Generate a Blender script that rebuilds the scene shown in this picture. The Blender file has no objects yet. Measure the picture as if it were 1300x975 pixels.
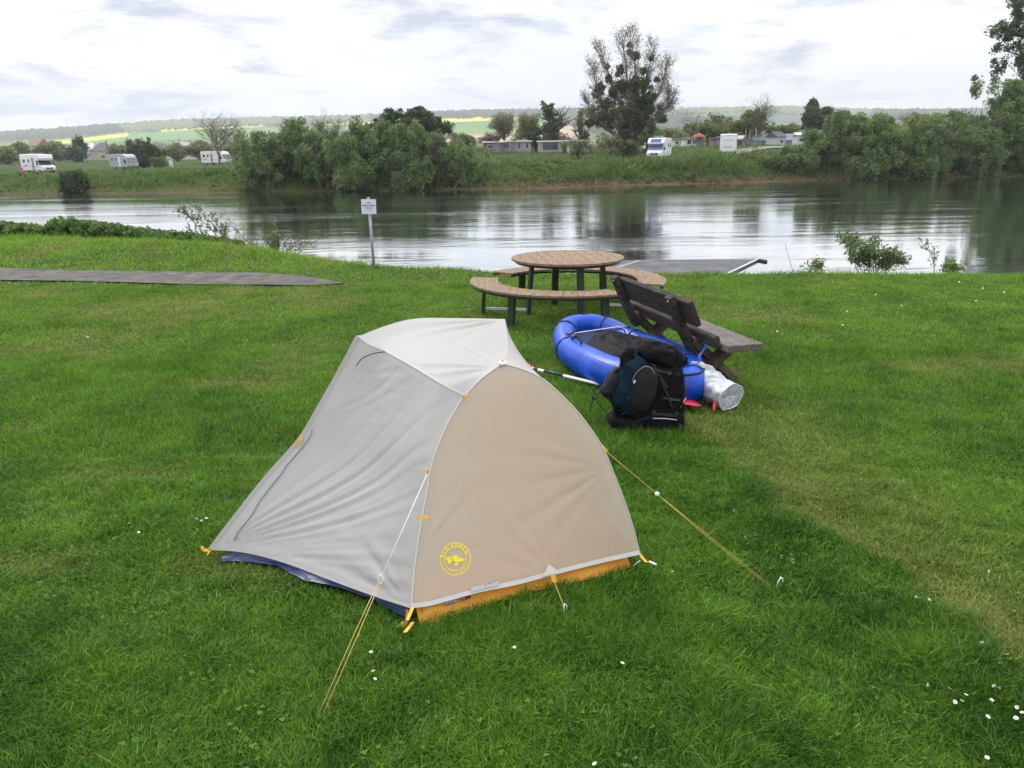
import bpy, bmesh, math, random
import numpy as np
from mathutils import Vector, Matrix, noise as mnoise
from mathutils.bvhtree import BVHTree
from mathutils.geometry import delaunay_2d_cdt

SC = bpy.context.scene
COL = SC.collection
PI = math.pi
R = math.radians

# ------------------------------------------------------------------ camera
F, CX, CY = 975.0, 650.0, 487.5
CAMH = 2.1
PITCH = math.atan(292.5 / 975.0)
ROLL = 0.0135
_f = Vector((0, math.cos(PITCH), -math.sin(PITCH)))
_u0 = Vector((0, math.sin(PITCH), math.cos(PITCH)))
_r0 = Vector((1, 0, 0))
_r = _r0 * math.cos(ROLL) - _u0 * math.sin(ROLL)
_u = _u0 * math.cos(ROLL) + _r0 * math.sin(ROLL)
EYE = Vector((0, 0, CAMH))

def ray(x, y):
    return _f + _r * ((x - CX) / F) + _u * (-(y - CY) / F)
def at(x, y, Y):
    """point seen at photo pixel (x, y) standing Y metres ahead"""
    d = ray(x, y)
    return EYE + d * (Y / d.y)
def gnd(x, y, z=0.0):
    """point of the level z seen at photo pixel (x, y)"""
    d = ray(x, y)
    return EYE + d * ((z - CAMH) / d.z)

cam = bpy.data.cameras.new('camera')
cam.sensor_width = 36.0
cam.lens = 27.0
cam.clip_end = 9000
cam.clip_start = 0.05
co = bpy.data.objects.new('camera', cam)
COL.objects.link(co)
m = Matrix((( _r.x, _u.x, -_f.x, 0), (_r.y, _u.y, -_f.y, 0), (_r.z, _u.z, -_f.z, CAMH), (0, 0, 0, 1)))
co.matrix_world = m
SC.camera = co
SC.view_settings.view_transform = 'Standard'
SC.view_settings.look = 'None'
SC.view_settings.exposure = 0.0
SC.view_settings.gamma = 1.0
SC.cycles.max_bounces = 6
SC.cycles.transparent_max_bounces = 12
SC.cycles.volume_bounces = 0
SC.cycles.use_denoising = True

# ------------------------------------------------------------------ objects
def tag(o, label=None, cat=None, group=None, kind=None):
    if label: o['label'] = label
    if cat: o['category'] = cat
    if group: o['group'] = group
    if kind: o['kind'] = kind
    return o

def link(name, data, parent=None):
    o = bpy.data.objects.new(name, data)
    COL.objects.link(o)
    if parent is not None:
        o.parent = parent
    return o

def empty(name, loc=(0, 0, 0), rz=0.0, label=None, cat=None, group=None):
    o = link(name, None)
    o.location = loc
    o.rotation_euler = (0, 0, rz)
    o.empty_display_size = 0.2
    return tag(o, label, cat, group)

def copy_tree(o, parent=None):
    c = o.copy()
    COL.objects.link(c)
    c.parent = parent
    for ch in list(o.children):
        copy_tree(ch, c)
    return c

def npmesh(name, verts, polys, mat=None, smooth=False, parent=None, attrs=None, mats=None, midx=None):
    """verts (N,3); polys: list of index arrays (M,k)"""
    verts = np.asarray(verts, dtype=np.float32)
    me = bpy.data.meshes.new(name)
    me.vertices.add(len(verts))
    me.vertices.foreach_set('co', verts.ravel())
    loops, sizes = [], []
    for p in polys:
        p = np.asarray(p, dtype=np.int32)
        if len(p) == 0: continue
        loops.append(p.ravel())
        sizes.append(np.full(len(p), p.shape[1], dtype=np.int32))
    loops = np.concatenate(loops); sizes = np.concatenate(sizes)
    me.loops.add(len(loops)); me.loops.foreach_set('vertex_index', loops)
    me.polygons.add(len(sizes))
    starts = np.concatenate(([0], np.cumsum(sizes)[:-1])).astype(np.int32)
    me.polygons.foreach_set('loop_start', starts)
    try: me.polygons.foreach_set('loop_total', sizes)
    except Exception: pass
    me.polygons.foreach_set('use_smooth', np.full(len(sizes), bool(smooth)))
    if midx is not None:
        me.polygons.foreach_set('material_index', np.asarray(midx, dtype=np.int32))
    for mm in (mats or ([mat] if mat else [])):
        me.materials.append(mm)
    for k, v in (attrs or {}).items():
        a = me.attributes.new(k, 'FLOAT', 'POINT')
        a.data.foreach_set('value', np.asarray(v, dtype=np.float32).ravel())
    me.update(calc_edges=True)
    me.validate()
    if parent is False: return me
    return link(name, me, parent)

class MB:
    """collects shapes into one mesh"""
    def __init__(s): s.v = []; s.f = []; s.mi = []; s.sm = []; s.m = 0
    def add(s, vs, fs, smooth=False):
        n = len(s.v)
        s.v += [tuple(v) for v in vs]
        s.f += [tuple(i + n for i in f) for f in fs]
        s.mi += [s.m] * len(fs); s.sm += [smooth] * len(fs)
        return s
    def box(s, c, d, rot=None):
        c = Vector(c); hx, hy, hz = d[0] / 2, d[1] / 2, d[2] / 2
        vs = [Vector((x, y, z)) for x in (-hx, hx) for y in (-hy, hy) for z in (-hz, hz)]
        if rot is not None: vs = [rot @ v for v in vs]
        return s.add([c + v for v in vs], [(0, 1, 3, 2), (4, 6, 7, 5), (0, 4, 5, 1), (2, 3, 7, 6), (0, 2, 6, 4), (1, 5, 7, 3)])
    def bar(s, a, b, w, h, up=(0, 0, 1)):
        a = Vector(a); b = Vector(b); d = (b - a); L = d.length; d.normalize()
        x = d.cross(Vector(up)); 
        if x.length < 1e-4: x = Vector((1, 0, 0))
        x.normalize(); z = x.cross(d).normalized()
        rot = Matrix((x, d, z)).transposed()
        return s.box((a + b) / 2, (w, L, h), rot)
    def tube(s, pts, r, n=8, caps=True, closed=False):
        pts = [Vector(p) for p in pts]; N = len(pts)
        rs = r if hasattr(r, '__len__') else [r] * N
        vs = []; ref = None
        for i, p in enumerate(pts):
            if closed: t = pts[(i + 1) % N] - pts[i - 1]
            else: t = pts[min(i + 1, N - 1)] - pts[max(i - 1, 0)]
            if t.length < 1e-9: t = Vector((0, 0, 1))
            t.normalize()
            if ref is None: ref = t.orthogonal().normalized()
            x = (ref - t * ref.dot(t))
            if x.length < 1e-6: x = t.orthogonal()
            x.normalize(); ref = x; y = t.cross(x)
            for k in range(n):
                a = 2 * PI * k / n
                vs.append(p + (x * math.cos(a) + y * math.sin(a)) * rs[i])
        fs = []
        for i in range(N if closed else N - 1):
            j = (i + 1) % N
            for k in range(n):
                l = (k + 1) % n
                fs.append((i * n + k, i * n + l, j * n + l, j * n + k))
        s.add(vs, fs, True)
        if caps and not closed:
            b = len(s.v) - len(vs)
            s.f.append(tuple(b + k for k in reversed(range(n)))); s.mi.append(s.m); s.sm.append(False)
            s.f.append(tuple(b + (N - 1) * n + k for k in range(n))); s.mi.append(s.m); s.sm.append(False)
        return s
    def ribbon(s, pts, w, side, th=0.0015):
        """flat strap along pts, side = sideways vector (or one per point)"""
        pts = [Vector(p) for p in pts]; vs = []
        for i, p in enumerate(pts):
            sd = Vector(side[i] if hasattr(side[0], '__len__') else side).normalized()
            t = (pts[min(i + 1, len(pts) - 1)] - pts[max(i - 1, 0)]).normalized()
            nn = t.cross(sd).normalized() * th
            for q in (p - sd * w / 2 - nn, p + sd * w / 2 - nn, p + sd * w / 2 + nn, p - sd * w / 2 + nn): vs.append(q)
        fs = []
        for i in range(len(pts) - 1):
            for k in range(4):
                l = (k + 1) % 4
                fs.append((i * 4 + k, i * 4 + l, i * 4 + 4 + l, i * 4 + 4 + k))
        fs.append((3, 2, 1, 0)); e = (len(pts) - 1) * 4; fs.append((e, e + 1, e + 2, e + 3))
        return s.add(vs, fs)
    def prism(s, poly, z0, z1):
        n = len(poly)
        vs = [(p[0], p[1], z0) for p in poly] + [(p[0], p[1], z1) for p in poly]
        fs = [tuple(reversed(range(n))), tuple(range(n, 2 * n))]
        fs += [(i, (i + 1) % n, n + (i + 1) % n, n + i) for i in range(n)]
        return s.add(vs, fs)
    def prism_y(s, poly, y0, y1):
        """poly in x,z extruded along y"""
        n = len(poly)
        vs = [(p[0], y0, p[1]) for p in poly] + [(p[0], y1, p[1]) for p in poly]
        fs = [tuple(range(n)), tuple(reversed(range(n, 2 * n)))]
        fs += [((i + 1) % n, i, n + i, n + (i + 1) % n) for i in range(n)]
        return s.add(vs, fs)
    def ball(s, c, r, rot=None, e=1.0, nu=24, nv=16, noise=0.0, ns=4.0, seed=0):
        """superellipsoid: e<1 boxier"""
        c = Vector(c); vs = []; fs = []
        def pw(a): return math.copysign(abs(a) ** e, a)
        for j in range(nv + 1):
            ph = -PI / 2 + PI * j / nv
            for i in range(nu):
                th = 2 * PI * i / nu
                p = Vector((pw(math.cos(ph)) * pw(math.cos(th)) * r[0], pw(math.cos(ph)) * pw(math.sin(th)) * r[1], pw(math.sin(ph)) * r[2]))
                if noise:
                    q = p * ns + Vector((seed * 7.1, seed * 3.3, seed))
                    p = p + p.normalized() * noise * (mnoise.noise(q) + 0.5 * mnoise.noise(q * 2.3))
                if rot is not None: p = rot @ p
                vs.append(c + p)
        for j in range(nv):
            for i in range(nu):
                k = (i + 1) % nu
                fs.append((j * nu + i, j * nu + k, (j + 1) * nu + k, (j + 1) * nu + i))
        return s.add(vs, fs, True)
    def build(s, name, mat, parent=None, bevel=0.0, seg=2, solid=0.0, sub=0, allsmooth=False):
        me = bpy.data.meshes.new(name)
        me.from_pydata(s.v, [], s.f)
        for mm in (mat if isinstance(mat, (list, tuple)) else [mat]): me.materials.append(mm)
        me.polygons.foreach_set('material_index', s.mi)
        me.polygons.foreach_set('use_smooth', [True] * len(s.sm) if allsmooth else s.sm)
        me.update()
        o = link(name, me, parent)
        if solid:
            md = o.modifiers.new('solid', 'SOLIDIFY'); md.thickness = solid; md.offset = 0
        if bevel:
            md = o.modifiers.new('bevel', 'BEVEL'); md.width = bevel; md.segments = seg; md.limit_method = 'ANGLE'; md.angle_limit = R(40)
        if sub:
            md = o.modifiers.new('sub', 'SUBSURF'); md.levels = sub; md.render_levels = sub
        return o

def rotm(x=0, y=0, z=0):
    return Matrix.Rotation(z, 3, 'Z') @ Matrix.Rotation(y, 3, 'Y') @ Matrix.Rotation(x, 3, 'X')

def catmull(pts, n=8):
    pts = [Vector(p) for p in pts]; out = []
    for i in range(len(pts) - 1):
        p0 = pts[max(i - 1, 0)]; p1 = pts[i]; p2 = pts[i + 1]; p3 = pts[min(i + 2, len(pts) - 1)]
        for k in range(n):
            t = k / n
            out.append(0.5 * ((2 * p1) + (p2 - p0) * t + (2 * p0 - 5 * p1 + 4 * p2 - p3) * t * t + (3 * p1 - p0 - 3 * p2 + p3) * t ** 3))
    out.append(pts[-1].copy())
    return out

# numpy value noise
_rng0 = np.random.default_rng(5)
_T = _rng0.random((256, 256))
def vn(x, y):
    xi = np.floor(x).astype(int); yi = np.floor(y).astype(int)
    fx = x - xi; fy = y - yi
    fx = fx * fx * (3 - 2 * fx); fy = fy * fy * (3 - 2 * fy)
    a = _T[xi % 256, yi % 256]; b = _T[(xi + 1) % 256, yi % 256]
    c = _T[xi % 256, (yi + 1) % 256]; d = _T[(xi + 1) % 256, (yi + 1) % 256]
    return (a * (1 - fx) + b * fx) * (1 - fy) + (c * (1 - fx) + d * fx) * fy
def fbm(x, y, o=4):
    x = np.asarray(x, float); y = np.asarray(y, float)
    s = 0; a = 0.5; t = 0
    for k in range(o):
        s = s + a * vn(x * 2 ** k + 17.3 * k, y * 2 ** k + 5.1 * k); t += a; a *= 0.5
    return s / t
def sst(x, a, b):
    t = np.clip((np.asarray(x, float) - a) / (b - a), 0, 1)
    return t * t * (3 - 2 * t)

# ------------------------------------------------------------------ materials
def newmat(name):
    mt = bpy.data.materials.new(name); mt.use_nodes = True
    nt = mt.node_tree; nt.nodes.clear()
    out = nt.nodes.new('ShaderNodeOutputMaterial')
    return mt, nt, out
def N(nt, t, **kw):
    n = nt.nodes.new(t)
    for k, v in kw.items():
        if k in n.inputs: n.inputs[k].default_value = v
        else: setattr(n, k, v)
    return n
def L(nt, a, b): nt.links.new(a, b)

def mat(name, col, rough=0.6, var=0.12, scale=8.0, bump=0.0, bscale=40.0, metal=0.0, spec=0.5, stretch=(1, 1, 1), col2=None, coat=0.0, rvar=0.0, hrand=0.0, det=5.0):
    """a principled surface whose own colour varies with a noise in object space"""
    mt, nt, out = newmat(name)
    b = N(nt, 'ShaderNodeBsdfPrincipled')
    b.inputs['Roughness'].default_value = rough; b.inputs['Metallic'].default_value = metal
    b.inputs['Specular IOR Level'].default_value = spec
    b.inputs['Coat Weight'].default_value = coat
    tc = N(nt, 'ShaderNodeTexCoord'); mp = N(nt, 'ShaderNodeMapping'); mp.inputs['Scale'].default_value = stretch
    L(nt, tc.outputs['Object'], mp.inputs['Vector'])
    nz = N(nt, 'ShaderNodeTexNoise'); nz.inputs['Scale'].default_value = scale; nz.inputs['Detail'].default_value = det; nz.inputs['Roughness'].default_value = 0.65
    L(nt, mp.outputs[0], nz.inputs['Vector'])
    rp = N(nt, 'ShaderNodeValToRGB')
    c = Vector(col); c2 = Vector(col2) if col2 else None
    lo = [max(0, x * (1 - var)) for x in c]; hi = [min(1, x * (1 + var)) for x in (c2 or c)]
    rp.color_ramp.elements[0].position = 0.33; rp.color_ramp.elements[0].color = (*lo, 1)
    rp.color_ramp.elements[1].position = 0.67; rp.color_ramp.elements[1].color = (*hi, 1)
    L(nt, nz.outputs['Fac'], rp.inputs[0])
    last = rp.outputs[0]
    if hrand:
        oi = N(nt, 'ShaderNodeObjectInfo'); hs = N(nt, 'ShaderNodeHueSaturation')
        mr = N(nt, 'ShaderNodeMapRange'); mr.inputs['To Min'].default_value = 1 - hrand; mr.inputs['To Max'].default_value = 1 + hrand
        L(nt, oi.outputs['Random'], mr.inputs[0]); L(nt, mr.outputs[0], hs.inputs['Value']); L(nt, last, hs.inputs['Color']); last = hs.outputs[0]
    L(nt, last, b.inputs['Base Color'])
    if rvar:
        mr = N(nt, 'ShaderNodeMapRange'); mr.inputs['To Min'].default_value = max(0, rough - rvar); mr.inputs['To Max'].default_value = min(1, rough + rvar)
        L(nt, nz.outputs['Fac'], mr.inputs[0]); L(nt, mr.outputs[0], b.inputs['Roughness'])
    if bump:
        nb = N(nt, 'ShaderNodeTexNoise'); nb.inputs['Scale'].default_value = bscale; nb.inputs['Detail'].default_value = 6
        L(nt, mp.outputs[0], nb.inputs['Vector'])
        bp = N(nt, 'ShaderNodeBump'); bp.inputs['Strength'].default_value = bump; bp.inputs['Distance'].default_value = 0.01
        L(nt, nb.outputs['Fac'], bp.inputs['Height']); L(nt, bp.outputs[0], b.inputs['Normal'])
    L(nt, b.outputs[0], out.inputs['Surface'])
    return mt

def leafmat(name, c1, c2, trans=0.35, rough=0.55, orand=0.12):
    """leaves: colour runs from c1 to c2 with each leaf's own random number"""
    mt, nt, out = newmat(name)
    at_ = N(nt, 'ShaderNodeAttribute'); at_.attribute_name = 'tint'
    mx = N(nt, 'ShaderNodeMix'); mx.data_type = 'RGBA'
    mx.inputs[6].default_value = (*c1, 1); mx.inputs[7].default_value = (*c2, 1)
    L(nt, at_.outputs['Fac'], mx.inputs[0])
    oi = N(nt, 'ShaderNodeObjectInfo'); mr = N(nt, 'ShaderNodeMapRange')
    mr.inputs['To Min'].default_value = 1 - orand; mr.inputs['To Max'].default_value = 1 + orand
    L(nt, oi.outputs['Random'], mr.inputs[0])
    hs = N(nt, 'ShaderNodeHueSaturation'); L(nt, mr.outputs[0], hs.inputs['Value']); L(nt, mx.outputs[2], hs.inputs['Color'])
    d = N(nt, 'ShaderNodeBsdfPrincipled'); d.inputs['Roughness'].default_value = rough; d.inputs['Specular IOR Level'].default_value = 0.3
    t = N(nt, 'ShaderNodeBsdfTranslucent')
    L(nt, hs.outputs[0], d.inputs['Base Color'])
    gm = N(nt, 'ShaderNodeHueSaturation'); gm.inputs['Value'].default_value = 1.25; gm.inputs['Hue'].default_value = 0.49
    L(nt, hs.outputs[0], gm.inputs['Color']); L(nt, gm.outputs[0], t.inputs['Color'])
    ms = N(nt, 'ShaderNodeMixShader'); ms.inputs[0].default_value = trans
    L(nt, d.outputs[0], ms.inputs[1]); L(nt, t.outputs[0], ms.inputs[2]); L(nt, ms.outputs[0], out.inputs['Surface'])
    return mt
# ------------------------------------------------------------------ light
SUN_EL, SUN_AZ = R(48), R(-32)      # azimuth from +Y (ahead) towards +X
w = bpy.data.worlds.new('World'); SC.world = w; w.use_nodes = True
nt = w.node_tree; nt.nodes.clear()
wo = N(nt, 'ShaderNodeOutputWorld'); bg = N(nt, 'ShaderNodeBackground'); bg.inputs['Strength'].default_value = 0.1
sky = N(nt, 'ShaderNodeTexSky'); sky.sky_type = 'NISHITA'; sky.sun_disc = False
sky.sun_elevation = SUN_EL; sky.sun_rotation = SUN_AZ; sky.air_density = 1.2; sky.dust_density = 1.5
geo = N(nt, 'ShaderNodeTexCoord')
sep = N(nt, 'ShaderNodeSeparateXYZ'); L(nt, geo.outputs['Generated'], sep.inputs[0])
# clouds lie on a plane overhead: direction / (height + a little)
az_ = N(nt, 'ShaderNodeMath', operation='MAXIMUM'); L(nt, sep.outputs['Z'], az_.inputs[0]); az_.inputs[1].default_value = 0.0
ad = N(nt, 'ShaderNodeMath', operation='ADD'); L(nt, az_.outputs[0], ad.inputs[0]); ad.inputs[1].default_value = 0.15
dx = N(nt, 'ShaderNodeMath', operation='DIVIDE'); L(nt, sep.outputs['X'], dx.inputs[0]); L(nt, ad.outputs[0], dx.inputs[1])
dy = N(nt, 'ShaderNodeMath', operation='DIVIDE'); L(nt, sep.outputs['Y'], dy.inputs[0]); L(nt, ad.outputs[0], dy.inputs[1])
cb = N(nt, 'ShaderNodeCombineXYZ'); L(nt, dx.outputs[0], cb.inputs[0]); L(nt, dy.outputs[0], cb.inputs[1])
def wnoise(scale, detail, off, rough=0.55, dist=0.0):
    mp = N(nt, 'ShaderNodeMapping'); mp.inputs['Location'].default_value = off
    L(nt, cb.outputs[0], mp.inputs['Vector'])
    n = N(nt, 'ShaderNodeTexNoise'); n.inputs['Scale'].default_value = scale; n.inputs['Detail'].default_value = detail
    n.inputs['Roughness'].default_value = rough; n.inputs['Distortion'].default_value = dist
    L(nt, mp.outputs[0], n.inputs['Vector']); return n.outputs['Fac']
def wramp(src, p0, c0, p1, c1, mid=None):
    r = N(nt, 'ShaderNodeValToRGB'); e = r.color_ramp.elements
    e[0].position = p0; e[0].color = (*c0, 1); e[1].position = p1; e[1].color = (*c1, 1)
    if mid: q = e.new(mid[0]); q.color = (*mid[1], 1)
    L(nt, src, r.inputs[0]); return r.outputs[0]
def wmix(fac, a, b):
    x = N(nt, 'ShaderNodeMix'); x.data_type = 'RGBA'
    if hasattr(fac, 'links'): L(nt, fac, x.inputs[0])
    else: x.inputs[0].default_value = fac
    for i, s_ in ((6, a), (7, b)):
        if hasattr(s_, 'links'): L(nt, s_, x.inputs[i])
        else: x.inputs[i].default_value = (*s_, 1)
    return x.outputs[2]
big = wnoise(0.42, 6, (3.1, 1.7, 0.0), 0.6, 0.3)
small = wnoise(1.7, 8, (7.4, 2.2, 1.0), 0.62, 0.35)
# white cloud body, with grey-lilac undersides and a few thin blue openings
body = wramp(big, 0.30, (6.6, 6.75, 7.0), 0.62, (6.1, 6.4, 6.9), (0.46, (7.4, 7.4, 7.4)))
grey = wramp(small, 0.525, (0, 0, 0), 0.66, (1, 1, 1))
c1 = wmix(grey, body, (4.0, 4.4, 5.4))
blue = wramp(wnoise(0.6, 5, (1.2, 8.8, 2.0)), 0.60, (0, 0, 0), 0.80, (0.65, 0.65, 0.65))
c2 = wmix(blue, c1, sky.outputs[0])
# pale blue-grey band low over the hills
band = N(nt, 'ShaderNodeMapRange'); band.interpolation_type = 'SMOOTHSTEP'
L(nt, sep.outputs['Z'], band.inputs[0]); band.inputs['From Min'].default_value = 0.11; band.inputs['From Max'].default_value = 0.045
bandn = N(nt, 'ShaderNodeMath', operation='MULTIPLY'); L(nt, band.outputs[0], bandn.inputs[0])
bn = wramp(wnoise(0.35, 4, (0.4, 0.0, 5.0)), 0.42, (0, 0, 0), 0.60, (0.62, 0.62, 0.62))
L(nt, bn, bandn.inputs[1])
c3 = wmix(bandn.outputs[0], c2, (4.5, 5.1, 6.2))
zr = N(nt, 'ShaderNodeMapRange'); zr.interpolation_type = 'SMOOTHSTEP'; L(nt, sep.outputs['Z'], zr.inputs[0]); zr.inputs['From Min'].default_value = 0.16; zr.inputs['From Max'].default_value = 0.75; zr.inputs['To Min'].default_value = 1.0; zr.inputs['To Max'].default_value = 1.9
vm_ = N(nt, 'ShaderNodeVectorMath', operation='SCALE'); L(nt, c3, vm_.inputs[0]); L(nt, zr.outputs[0], vm_.inputs['Scale']); c3 = vm_.outputs[0]
L(nt, c3, bg.inputs['Color']); L(nt, bg.outputs[0], wo.inputs['Surface'])

sl = bpy.data.lights.new('sun', 'SUN'); sl.energy = 1.4; sl.angle = R(14); sl.color = (1.0, 0.96, 0.9)
so = bpy.data.objects.new('sun', sl); COL.objects.link(so)
sd = Vector((math.sin(SUN_AZ) * math.cos(SUN_EL), math.cos(SUN_AZ) * math.cos(SUN_EL), math.sin(SUN_EL)))
so.rotation_euler = sd.to_track_quat('Z', 'Y').to_euler()

# ------------------------------------------------------------------ shapes of the land
SHX = np.array([-60, -30, -14.2, -6.5, -1.8, 0, 4.3, 8.7, 20, 60.])
SHY = np.array([36, 26, 19.4, 17.2, 14.9, 14.2, 13.7, 12.9, 11.5, 8.])
def shoreY(X): return np.interp(X, SHX, SHY)
FBX = np.array([-260, -61, -25, 0, 14, 35, 69, 160, 400.])
FBY = np.array([100, 92, 87, 86, 91, 98, 103, 112, 120.])
def farY(X): return np.interp(X, FBX, FBY)
WZ = -1.6
def zmeadow(X, Y):
    zt = np.interp(X, [-100, -80, -60, 0, 20, 32, 60], [-.4, -.2, .45, .95, .95, 1.4, 1.5])
    t = sst(Y, 120, 400)
    rise = 1.35 * sst(Y, 116, 136) * (1 - sst(Y, 260, 410)) * sst(X, -45, -12)
    return zt * (1 - t) + 1.95 * t + rise
def zland(X, Y):
    X = np.asarray(X, float); Y = np.asarray(Y, float)
    # near side
    hump = 0.30 * sst(Y, 15.0, 17.6) * sst(-X, 1.0, 5.5)
    und = 0.05 * (fbm(X * 0.5 + 9, Y * 0.5 + 3, 3) - 0.5) * sst(Y, 6, 10)
    zn = hump + und
    d = Y - shoreY(X) + 0.35 * (fbm(X * 0.8, Y * 0.3 + 40, 3) - 0.5)
    zn = zn * (1 - sst(d, 0, 2.4)) + (-1.75) * sst(d, -0.1, 2.6) - 1.4 * sst(d, 2.2, 7)
    # far side
    e = Y - farY(X) + 1.2 * (fbm(X * 0.15, Y * 0.05 + 9, 3) - 0.5)
    zt = zmeadow(X, Y)
    zf = -3.15 + 1.6 * sst(e, -8, 0.3) + (zt + 1.55) * sst(e, -0.2, 7.5)
    zf = zf + 0.35 * (fbm(X * 0.25, Y * 0.25, 4) - 0.5) * sst(e, 0.5, 4) * (1 - sst(Y, 105, 118))
    return np.where(Y < 55, zn, zf)
def zl(x, y): return float(zland(np.array([x]), np.array([y]))[0])

# grass colour fields: 'dry' (worn, straw) and 'lush'
def polydist(X, Y, pts):
    best = np.full(X.shape, 1e9); side = np.zeros(X.shape)
    for (a, b) in zip(pts[:-1], pts[1:]):
        ax, ay, bx, by = a[0], a[1], b[0], b[1]
        dx_, dy_ = bx - ax, by - ay; l2 = dx_ * dx_ + dy_ * dy_
        t = np.clip(((X - ax) * dx_ + (Y - ay) * dy_) / l2, 0, 1)
        px, py = ax + t * dx_, ay + t * dy_
        dd = np.hypot(X - px, Y - py)
        sgn = np.sign((X - ax) * dy_ - (Y - ay) * dx_)
        m_ = dd < best
        best = np.where(m_, dd, best); side = np.where(m_, sgn, side)
    return best, side
DRYLINE = [gnd(*p) for p in ((840, 505), (915, 560), (985, 615), (1045, 665), (1120, 705), (1190, 765), (1260, 810), (1400, 900))]
def dryness(X, Y):
    wx = X + 0.9 * (fbm(X * 1.7, Y * 1.7, 4) - .5); wy = Y + 0.9 * (fbm(X * 1.3 + 50, Y * 1.3, 3) - .5)
    d, s = polydist(wx, wy, DRYLINE)
    right = np.exp(-(d / 1.1) ** 2) * 0.50; left = np.exp(-(d / 0.13) ** 2) * 0.9
    core = np.exp(-(d / 0.24) ** 2) * 0.75
    # distance falls off to the right of the line (away from the tent)
    dr = np.where(s < 0, np.maximum(right, core), left)
    dr = dr * (0.45 + 1.1 * fbm(X * 2.3, Y * 2.3 + 9, 4))
    dr = dr + 0.55 * sst(fbm(X * .8 + 31, Y * .8 + 7, 4), 0.60, 0.78)
    g = gnd(300, 487); dr = dr + 0.8 * np.exp(-(((X - g.x) / .5) ** 2 + ((Y - g.y) / .16) ** 2))
    dr = dr + 0.12 * sst(Y, 6, 11)
    return np.clip(dr * .88, 0, 1)
def lushness(X, Y):
    wx = X + 0.9 * (fbm(X * 1.7, Y * 1.7, 4) - .5)
    d, s = polydist(wx, Y, DRYLINE)
    l = np.where(s < 0, 0, (.15 + .8 * fbm(X * 2.2 + 8, Y * 2.2, 3)) * .75 * np.exp(-((d - .40) / 0.45) ** 2))
    return np.clip(l + sst(fbm(X * 1.4 + 3, Y * 1.4 + 77, 3), .42, .72) * 0.6, 0, 1)

PATH_LO = [(-200, 357), (0, 358), (150, 360), (300, 363.3), (400, 364), (436, 361.5)]
PATH_UP = [(436, 360.5), (400, 355), (370, 351.5), (330, 348.5), (250, 346), (150, 345.5), (0, 343), (-200, 340)]
path_poly = [gnd(*p) for p in PATH_LO + PATH_UP]
def inpoly(X, Y, poly):
    c = np.zeros(X.shape, bool); n = len(poly); j = n - 1
    for i in range(n):
        xi, yi, xj, yj = poly[i][0], poly[i][1], poly[j][0], poly[j][1]
        if abs(yj - yi) > 1e-12:
            c ^= ((yi > Y) != (yj > Y)) & (X < (xj - xi) * (Y - yi) / (yj - yi) + xi)
        j = i
    return c

# materials of the ground
def groundmat():
    mt, nt, out = newmat('turf soil')
    b = N(nt, 'ShaderNodeBsdfPrincipled'); b.inputs['Roughness'].default_value = 0.95; b.inputs['Specular IOR Level'].default_value = 0.1
    tc = N(nt, 'ShaderNodeTexCoord')
    n1 = N(nt, 'ShaderNodeTexNoise'); n1.inputs['Scale'].default_value = 1.3; n1.inputs['Detail'].default_value = 8; L(nt, tc.outputs['Object'], n1.inputs['Vector'])
    n2 = N(nt, 'ShaderNodeTexNoise'); n2.inputs['Scale'].default_value = 60; n2.inputs['Detail'].default_value = 4; L(nt, tc.outputs['Object'], n2.inputs['Vector'])
    r1 = N(nt, 'ShaderNodeValToRGB'); e = r1.color_ramp.elements
    e[0].position = .35; e[0].color = (.030, .060, .012, 1); e[1].position = .68; e[1].color = (.070, .095, .022, 1)
    L(nt, n1.outputs['Fac'], r1.inputs[0])
    r2 = N(nt, 'ShaderNodeValToRGB'); e = r2.color_ramp.elements
    e[0].position = .35; e[0].color = (.55, .5, .4, 1); e[1].position = .65; e[1].color = (1.2, 1.2, 1.1, 1)
    L(nt, n2.outputs['Fac'], r2.inputs[0])
    mx = N(nt, 'ShaderNodeMix'); mx.data_type = 'RGBA'; mx.blend_type = 'MULTIPLY'; mx.inputs[0].default_value = 1
    L(nt, r1.outputs[0], mx.inputs[6]); L(nt, r2.outputs[0], mx.inputs[7]); 
    # bare earth near the water line of the far bank and under water
    at_ = N(nt, 'ShaderNodeAttribute'); at_.attribute_name = 'earth'
    m2 = N(nt, 'ShaderNodeMix'); m2.data_type = 'RGBA'; L(nt, at_.outputs['Fac'], m2.inputs[0]); L(nt, mx.outputs[2], m2.inputs[6]); m2.inputs[7].default_value = (.085, .058, .036, 1)
    L(nt, m2.outputs[2], b.inputs['Base Color'])
    bp = N(nt, 'ShaderNodeBump'); bp.inputs['Strength'].default_value = .6; bp.inputs['Distance'].default_value = .03
    L(nt, n2.outputs['Fac'], bp.inputs['Height']); L(nt, bp.outputs[0], b.inputs['Normal'])
    L(nt, b.outputs[0], out.inputs['Surface']); return mt
M_SOIL = groundmat()

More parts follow.
